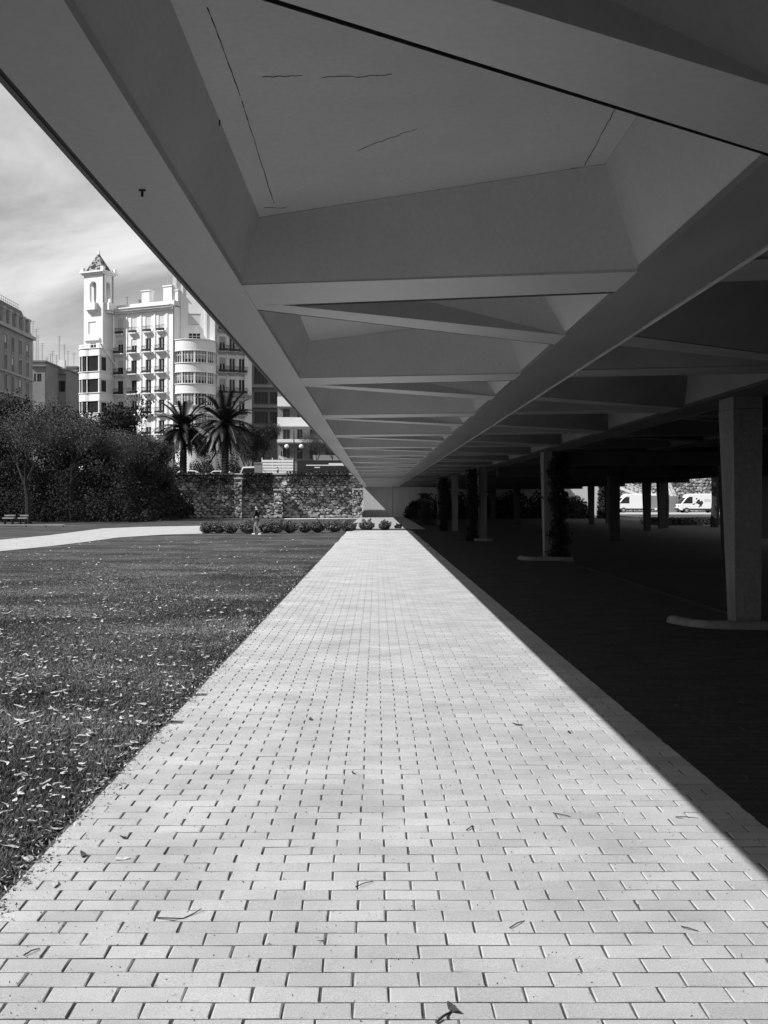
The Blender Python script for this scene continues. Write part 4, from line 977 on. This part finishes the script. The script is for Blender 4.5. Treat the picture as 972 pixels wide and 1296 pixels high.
def car_extra(t):
    q = MB(); q.box(2.02,2.12,-.7,-.4,.55,.72); link('headlight', mesh_of(q,'headlight',M['glass']), t)
    q = MB(); q.box(2.02,2.12,.4,.7,.55,.72); link('headlight', mesh_of(q,'headlight',M['glass']), t)
vehicle('parked_car', 'white car roof seen over the wall below the shorter palm', 'car', PX(243,124), 124, STREET, R(0), 4.2, 1.75, 1.45, 'white_paint', CARP, CW, (1.3,-1.3), car_extra, 'cars parked behind the wall')
vehicle('parked_car', 'pale car seen over the wall below the taller palm', 'car', PX(276,125), 125, STREET, R(180), 4.2, 1.75, 1.45, 'white_paint', CARP, CW, (1.3,-1.3), car_extra, 'cars parked behind the wall')
vehicle('small_van', 'small dark-windowed van left of the grey kiosk behind the wall', 'van', PX(316,124), 124, STREET, R(180), 4.0, 1.7, 1.9, 'white_paint', [(-1.1,.3),(1.2,.3),(1.3,.7),(1.05,1.0),(.7,1.85),(-1.05,1.9),(-1.15,.6)], [[(.95,1.0),(.62,1.7),(-.95,1.74),(-.95,.7)]], (.8,-.7), None)
y = 103; t = thing('grey_kiosk', 'dark grey box-shaped kiosk left of the white slat fence', 'kiosk', (PX(326.5,y),y,STREET))
q = MB(); q.box(PX(322,y),PX(331,y),y,y+.7,STREET,PZ(586.5,y)); q.build('body', M['dark_wall'], t)
q = MB(); q.box(PX(322,y)-.05,PX(331,y)+.05,y-.05,y+.75,PZ(586.5,y),PZ(585.5,y)); q.build('roof', M['grey_trim'], t)
y = 118; t = thing('city_bus', 'dark bus with a white roof stripe passing behind the wall', 'bus', (PX(440,y),y,STREET-.6))
bx0, bx1 = PX(376,y), PX(376,y)+12; zb0 = STREET; zt_ = PZ(582.5,y)
q = MB(); q.box(bx0,bx1,y,y+2.5,zb0+.25,zt_-.12); q.box(bx0+.08,bx1-.08,y+.08,y+2.42,zt_-.12,zt_); q.build('body', M['dark_paint'], t)
q = MB(); q.box(bx0+1,PX(470,y),y-.012,y-.002,PZ(589.4,y),PZ(588.2,y)); q.box(PX(416,y),PX(470,y),y-.014,y-.003,PZ(588.1,y),PZ(586.2,y)); q.build('white_stripe', M['white_paint'], t)
for k in range(6):
    a = bx0+.9+k*1.7; q = MB(); q.box(a,a+1.55,y-.011,y-.001,PZ(595.5,y),PZ(589.6,y)); q.build('window', M['glass'], t)
for a in (bx0+2.6,bx1-2.6): q = MB(); q.tube([(a,y-.02,STREET+.48),(a,y+.3,STREET+.48)],.48,14); q.build('wheel', M['rubber'], t)
t['label'] = 'dark bus with thin white stripes passing behind the wall'
q = MB(); q.box(PX(398,y),PX(405,y),y-.016,y-.004,PZ(592.2,y),PZ(591,y)); q.build('side_sign', M['trim'], t)

# ------------------------------------------------------------------ people
def skin_mesh(nodes, edges, name, m, parent, sub=2):
    me = bpy.data.meshes.new(name); me.from_pydata([n[0] for n in nodes], edges, []); me.materials.append(m)
    o = link(name, me, parent)
    if not me.skin_vertices: me.attributes  # layer is made by the modifier below
    bpy.context.view_layer.objects.active = o
    mo = o.modifiers.new('skin','SKIN'); 
    sv = me.skin_vertices[0].data if me.skin_vertices else None
    if sv:
        for i, n_ in enumerate(nodes): sv[i].radius = (n_[1], n_[2] if len(n_) > 2 else n_[1]); sv[i].use_root = i == 0
    s = o.modifiers.new('sub','SUBSURF'); s.levels = sub; s.render_levels = sub
    return o
def person(x, y, z, h, rz, label, stride=.22):
    k = h/1.72; t = thing('person', label, 'person', (x,y,z), None, rz); t.scale = (k,)*3
    J = [((0,0,.95),.13,.10),((0,0,1.15),.12,.09),((0,0,1.36),.15,.09),((0,.0,1.48),.055,.055),((0,.02,1.56),.07,.08),((0,.02,1.66),.075,.09),
         ((.19,0,1.40),.05),((.24,-.06,1.15),.042),((.22,.06,.93),.033),((.215,.10,.85),.028),
         ((-.19,0,1.40),.05),((-.24,.04,1.15),.042),((-.23,.16,.95),.033),((-.225,.20,.87),.028),
         ((.09,0,.90),.085),((.10,stride*.5,.50),.06),((.10,stride*.55,.09),.04),((.10,stride*.55+.13,.04),.035),
         ((-.09,0,.90),.085),((-.10,-.02,.50),.06),((-.10,-stride*.9,.12),.04),((-.10,-stride*.9+.12,.05),.035)]
    E = [(0,1),(1,2),(2,3),(3,4),(4,5),(2,6),(6,7),(7,8),(8,9),(2,10),(10,11),(11,12),(12,13),(0,14),(14,15),(15,16),(16,17),(0,18),(18,19),(19,20),(20,21)]
    skin_mesh(J, E, 'body', M['skin'], t)
    A = [((0,0,.93),.155,.12),((0,0,1.15),.14,.11),((0,0,1.37),.17,.11),((0,0,1.45),.075,.07),((.195,0,1.40),.066),((.245,-.06,1.15),.055),((.225,.05,.96),.045),((-.195,0,1.40),.066),((-.245,.04,1.15),.055),((-.235,.15,.98),.045)]
    skin_mesh(A, [(0,1),(1,2),(2,3),(2,4),(4,5),(5,6),(2,7),(7,8),(8,9)], 'jacket', M['cloth_dark'], t)
    B_ = [((0,0,.95),.14,.11),((.09,0,.88),.10),((.10,stride*.5,.50),.075),((.10,stride*.55,.12),.06),((-.09,0,.88),.10),((-.10,-.02,.50),.075),((-.10,-stride*.9,.15),.06)]
    skin_mesh(B_, [(0,1),(1,2),(2,3),(0,4),(4,5),(5,6)], 'trousers', M['cloth_pale'], t)
    for sx, yy in ((.10,stride*.55),(-.10,-stride*.9)):
        skin_mesh([((sx,yy-.05,.05),.048),((sx,yy+.07,.045),.045),((sx,yy+.16,.035),.036)], [(0,1),(1,2)], 'shoe', M['white_paint'], t, 1)
    skin_mesh([((0,-.02,1.60),.082,.085),((0,.0,1.69),.085,.09),((0,.02,1.72),.06,.07)], [(0,1),(1,2)], 'hair', M['hair'], t, 1)
    q = MB(); q.add([(-.012,.095,1.58),(.012,.095,1.58),(0,.125,1.57),(0,.10,1.62)],[(0,1,2),(1,3,2),(3,0,2)]); link('nose', mesh_of(q,'nose',M['skin']), t)
    return t
x, y = GR(325,677.6); person(x, y, .02, 1.32, R(78), 'person in a dark jacket and pale trousers walking on the lawn', .3)
y = 97.2; person(PX(351.5,y), y, PZ(591,y)-1.35, 1.35, R(-70), 'dark-haired person seen over the wall top before the white fence', .1)

# ------------------------------------------------------------------ right side, beyond the bridge: wall, ramps, hedge
w2 = thing('embankment_wall', 'sunlit stone embankment wall behind the two vans', 'wall', (38,147,0))
q = MB(); q.box(24.6,75,147.02,147.7,0,5.2); q.build('wall_core', M['mortar'], w2)
q = MB(); rubble(25,62,.05,5.1,147.0,q,rr0,.55,.4); q.build('rubble_stone', M['stone'], w2, kind='stuff')
def slope_ramp(a, c, y, dep, label, rails=True, thick=.35):
    """a white sloped parapet from point a (x,z) to point c (x,z)"""
    t = thing('ramp_railing', label, 'railing', ((a[0]+c[0])/2,y,0), 'white ramp railings on the embankment')
    q = MB(); q.loft([(a[0],y,a[1]-thick),(c[0],y,c[1]-thick),(c[0],y,c[1]),(a[0],y,a[1])],[(a[0],y+dep,a[1]-thick),(c[0],y+dep,c[1]-thick),(c[0],y+dep,c[1]),(a[0],y+dep,a[1])],True,True); q.build('parapet', M['white_paint'], t)
    n = 9
    if rails:
        for i in range(n+1):
            f = i/n; x = a[0]+(c[0]-a[0])*f; z = a[1]+(c[1]-a[1])*f; q = MB(); q.box(x-.03,x+.03,y+.02,y+.08,z-.01,z+1.0); q.build('baluster', M['white_paint'], t)
        for hh in (.35,.65,.97):
            q = MB(); q.tube([(a[0],y+.05,a[1]+hh),(c[0],y+.05,c[1]+hh)],.03,5); q.build('rail', M['white_paint'], t)
    return t
y = 144.5
slope_ramp((PX(770,y),PZ(610,y)),(PX(815,y),PZ(627.5,y)),y,1.0,'white sloping parapet with bars above the grey-panelled van')
slope_ramp((PX(818,y),PZ(612,y)),(PX(825,y),PZ(634,y)),y-.3,.8,'short steep white railing between the two vans')
slope_ramp((PX(843.5,y),PZ(617,y)),(PX(859,y),PZ(648,y)),y-1.2,.8,'long steep white ramp railing just left of the van with emblem')
q = MB(); q.prism([(PX(838,142),142),(PX(856,142),142),(PX(858,146.9),146.9),(PX(838,146.9),146.9)],0.0,PZ(628,143)); tag(q.build('ramp_block', M['dark_wall']), 'dark ramp block between the steep railings', 'ramp')
q = MB(); q.poly([(24.5,120,.01),(75,120,.01),(75,146.9,.01),(24.5,146.9,.01)]); q.build('road', M['gravel'], kind='structure')
# dark hedge along the far edge of the bridge's shade
n = 9000; r = np.random.default_rng(21); C = np.stack([r.uniform(17.5,30,n), r.uniform(66,71,n), r.uniform(0,.44,n)],1)
hd = tag(link('low_hedge', np_mesh('low_hedge', leaf_quads(C,.17,r=r),4,M['evergreen'])), 'low dark hedge beyond the bridge in front of the vans', 'hedge')
def slim_tree(px, y, rad, label, H=8):
    t = thing('slim_tree', label, 'tree', (PX(px,y),y,0), 'slim tree trunks beyond the bridge')
    q = MB(); x = PX(px,y); q.tube([(x,y,-.02),(x+.05,y,1.5),(x-.03,y,4),(x+.05,y,H-1)],[rad,rad*.85,rad*.7,rad*.3],8); q.build('trunk', M['bark'], t)
    C = clump_points([(0,0,H-.6),(.8,.3,H-1.4),(-.7,.2,H-1.3),(.2,-.6,H-.2)],[1.1]*4,260,np.random.default_rng(int(px)))
    link('crown', np_mesh('crown', leaf_quads(C,.25),4,M['leaf']), t)
slim_tree(904.5,62,.27,'dark trunk just right of the van with emblem')
slim_tree(842,60,.2,'dark trunk beside the black pillar between the vans')

# ------------------------------------------------------------------ grass blades, fallen leaves, twigs
NB = 560000
py = 634+F*EYE/np.exp(rng.uniform(np.log(3.7),np.log(34),NB)); Yg = F*EYE/(py-634)
Xg = rng.uniform(-1,0,NB)*(.37*Yg-1.38+3.2)-1.36
ok = (Xg < XL+.05+.05*np.sin(Yg*5)*np.sin(Yg*1.7)+.03*np.sin(Yg*13)) & (rng.random(NB) < np.clip((36-Yg)/20,0,1)**.7); Xg, Yg = Xg[ok], Yg[ok]; nB = len(Xg)
# tufts
tuft = rng.normal(0,.012,size=(nB,2)); ang = rng.uniform(0,6.283,nB); hgt = rng.uniform(.006,.026,nB)*(1+.3*np.sin(Xg*1.7+Yg*.8))*np.clip((40-Yg)/28,.2,1)
wd = (.0016+.00032*Yg)
hgt = np.where(Xg > XL-.02, hgt*.8, hgt)
bx, by = np.cos(ang)*wd, np.sin(ang)*wd
lx, ly = rng.normal(0,.6,nB)*hgt, rng.normal(0,.6,nB)*hgt
A = np.stack([Xg-bx,Yg-by,np.zeros(nB)],1); B_ = np.stack([Xg+bx,Yg+by,np.zeros(nB)],1); T_ = np.stack([Xg+lx,Yg+ly,hgt],1)
link('grass', np_mesh('grass', np.stack([A,B_,T_],1).reshape(-1,3),3,M['blade']), kind='stuff')
# soil and debris strip along the path edge
n = 12000; ye = np.exp(rng.uniform(np.log(3.6),np.log(26),n)); C = np.stack([XL-.03+.05*np.sin(ye*3.1)*np.sin(ye*7.7)+rng.normal(0,.045,n), ye, .02+rng.uniform(0,.015,n)],1)
link('edge_debris', np_mesh('edge_debris', leaf_quads(C,.026,aspect=.4),4,M['twig']), kind='stuff')
n = 900; ye = np.exp(rng.uniform(np.log(3.6),np.log(22),n)); C = np.stack([XL-.02+rng.normal(0,.05,n), ye, .035+rng.uniform(0,.015,n)],1)
link('edge_litter', np_mesh('edge_litter', leaf_quads(C,.03,aspect=.3),4,M['leaf_pale']), kind='stuff')
def leaf_mesh(seed, L=None, wmax=None, curl=.35):
    r = random.Random(seed*7+1); L = L or r.uniform(.032,.075); wmax = wmax or r.uniform(.0055,.012); q = MB(); n = 6; L *= r.uniform(.75,1.3); cv = r.uniform(-.9,.9); top_ = []
    for i in range(n+1):
        t_ = i/n-.5; w_ = wmax*math.sin(math.pi*(i/n)*.96+.06)**.8+.0006
        x_, y_ = L*t_, cv*L*t_*t_*1.6; zz_ = curl*L*t_*t_*r.uniform(.5,1.3)
        top_ += [(x_,y_-w_,zz_+.004*r.random()),(x_,y_+w_,zz_+.004*r.random())]
    q.add(top_, [(2*i,2*i+2,2*i+3,2*i+1) for i in range(n)])
    return q
LQ = [leaf_mesh(i) for i in range(11)]; LM = [mesh_of(q,'fallen_leaf',M['leaf_pale']) for q in LQ]
NL = 6500
py = 634+F*EYE/np.exp(rng.uniform(np.log(3.9),np.log(44),NL*2)); px = rng.uniform(-40,1,NL*2)*0+rng.uniform(-420,450,NL*2)
py = np.where(rng.random(NL*2) < .45, 634+rng.gamma(3.2,75,NL*2)*.9+20, py)
Yl = F*EYE/(py-634); Xl = (px-PX0)*Yl/F; kp = (Xl < -1.44) & (Yl > 3.8) & (Yl < 45); Yl, Xl = Yl[kp][:NL], Xl[kp][:NL]
order = np.argsort(Yl+1000*(Xl < -.356*Yl)); allv = []; allf = []; nb = 0
for k, i in enumerate(order):
    rz, s, tx, ty = rng.uniform(0,6.28), rng.choice([.35,.5,.65,.85,1.15])*rng.uniform(.8,1.2)*(1+Yl[i]/45), rng.normal(0,.14), rng.normal(0,.14)
    z = .020 if Xl[i] < XL-.05 else .036
    if k < 290:
        o = link('fallen_leaf', LM[k%11], None, (Xl[i],Yl[i],z)); o.rotation_euler = (tx,ty,rz); o.scale = (s,s,s)
        tag(o, 'slender pale fallen leaf lying on the lawn left of the path', 'leaf', 'fallen leaves on the lawn')
    else:
        vv = np.array(LQ[k%11].v)*s; c, s_ = math.cos(rz), math.sin(rz)
        w = np.stack([vv[:,0]*c-vv[:,1]*s_+Xl[i], vv[:,0]*s_+vv[:,1]*c+Yl[i], vv[:,2]+z+vv[:,0]*ty+vv[:,1]*tx],1)
        allv.append(w); allf += [tuple(j+nb for j in f) for f in LQ[k%11].f]; nb += len(vv)
me = bpy.data.meshes.new('leaf_litter'); me.from_pydata(np.concatenate(allv).tolist(), [], allf); me.materials.append(M['leaf_pale']); link('leaf_litter', me, kind='stuff')
# single bits on the pavers
def on_path(px, py): return GR(px, PY0+(py-PY0)*(EYE/(EYE-.036)))
def twig(pix, rad, label):
    q = MB(); n_ = len(pix); q.tube([(*on_path(*p), .041+.004*math.sin(i*2)) for i, p in enumerate(pix)], [rad*(1-.5*i/n_) for i in range(n_)], 5)
    tag(q.build('twig', M['twig']), label, 'twig', 'twigs on the paved path')
twig([(198,1163),(216,1165),(232,1163),(246,1157),(255,1153)], .0028, 'long curved dark twig on the left half of the pavers')
twig([(30,1211),(40,1206),(50,1201)], .0026, 'short straight twig at the lower left of the pavers')
twig([(645,1176),(655,1171),(664,1166)], .0025, 'thin straight twig right of the centre of the pavers')
twig([(862,1174),(870,1177),(884,1179)], .0025, 'short bent twig towards the shadow edge')
twig([(450,1124),(462,1120),(472,1116)], .0022, 'thin twig near the middle of the pavers')
twig([(590,1052),(597,1048),(600,1047)], .0028, 'little dark twig stub in the middle distance')
twig([(855,1035),(868,1036),(884,1036)], .0028, 'dark twig close to the shadow edge')
twig([(700,1030),(712,1033),(722,1034)], .0026, 'dark bent twig on the right half of the path')
twig([(552,1296),(562,1289),(570,1282),(575,1274)], .0045, 'thick twig with a dark tuft at the bottom edge')
for px, py, m_, sz, l in ((573,1279,'leaf_dark',.05,'dark crumpled leaf at the bottom edge beside the twig'),(106,1083,'leaf_dark',.05,'dark curled leaf near the grass edge'),(156,1061,'leaf_dark',.05,'thin dark leaf lying flat near the grass edge'),(153,1088,'leaf_pale',.06,'pale curved leaf on the pavers near the grass'),(403,1190,'leaf_pale',.04,'small white leaf standing on a joint of the pavers'),(70,1120,'leaf_pale',.075,'long pale leaf on the pavers at the left'),(393,911,'leaf_dark',.05,'dark leaf speck on the path, middle distance'),(720,928,'leaf_dark',.05,'dark leaf speck on the right half of the path'),(655,918,'leaf_dark',.06,'dark flat leaf on the path right of centre'),(615,855,'leaf_dark',.05,'dark leaf speck close to the shadow edge'),(448,980,'leaf_dark',.04,'tiny dark leaf left of the path centre')):
    x, y = on_path(px, py); q = leaf_mesh(px, sz, .011 if sz > .045 else .007, .5 if m_ == 'leaf_dark' else .3)
    o = link('fallen_leaf', mesh_of(q,'fallen_leaf',M[m_]), None, (x,y,.040)); o.rotation_euler = (.2,.1,px*.7); tag(o, l, 'leaf', 'fallen leaves on the paved path')
    o.data.name = 'path_leaf'

# crumbs of dirt
n = 2600; ye = np.exp(rng.uniform(np.log(2.95),np.log(16),n)); C = np.stack([XL+rng.uniform(0,1,n)**1.6*3.1, ye, np.full(n,.038)],1)
link('dirt_crumbs', np_mesh('dirt_crumbs', leaf_quads(C,.008,aspect=.5),4,M['twig']), kind='stuff')
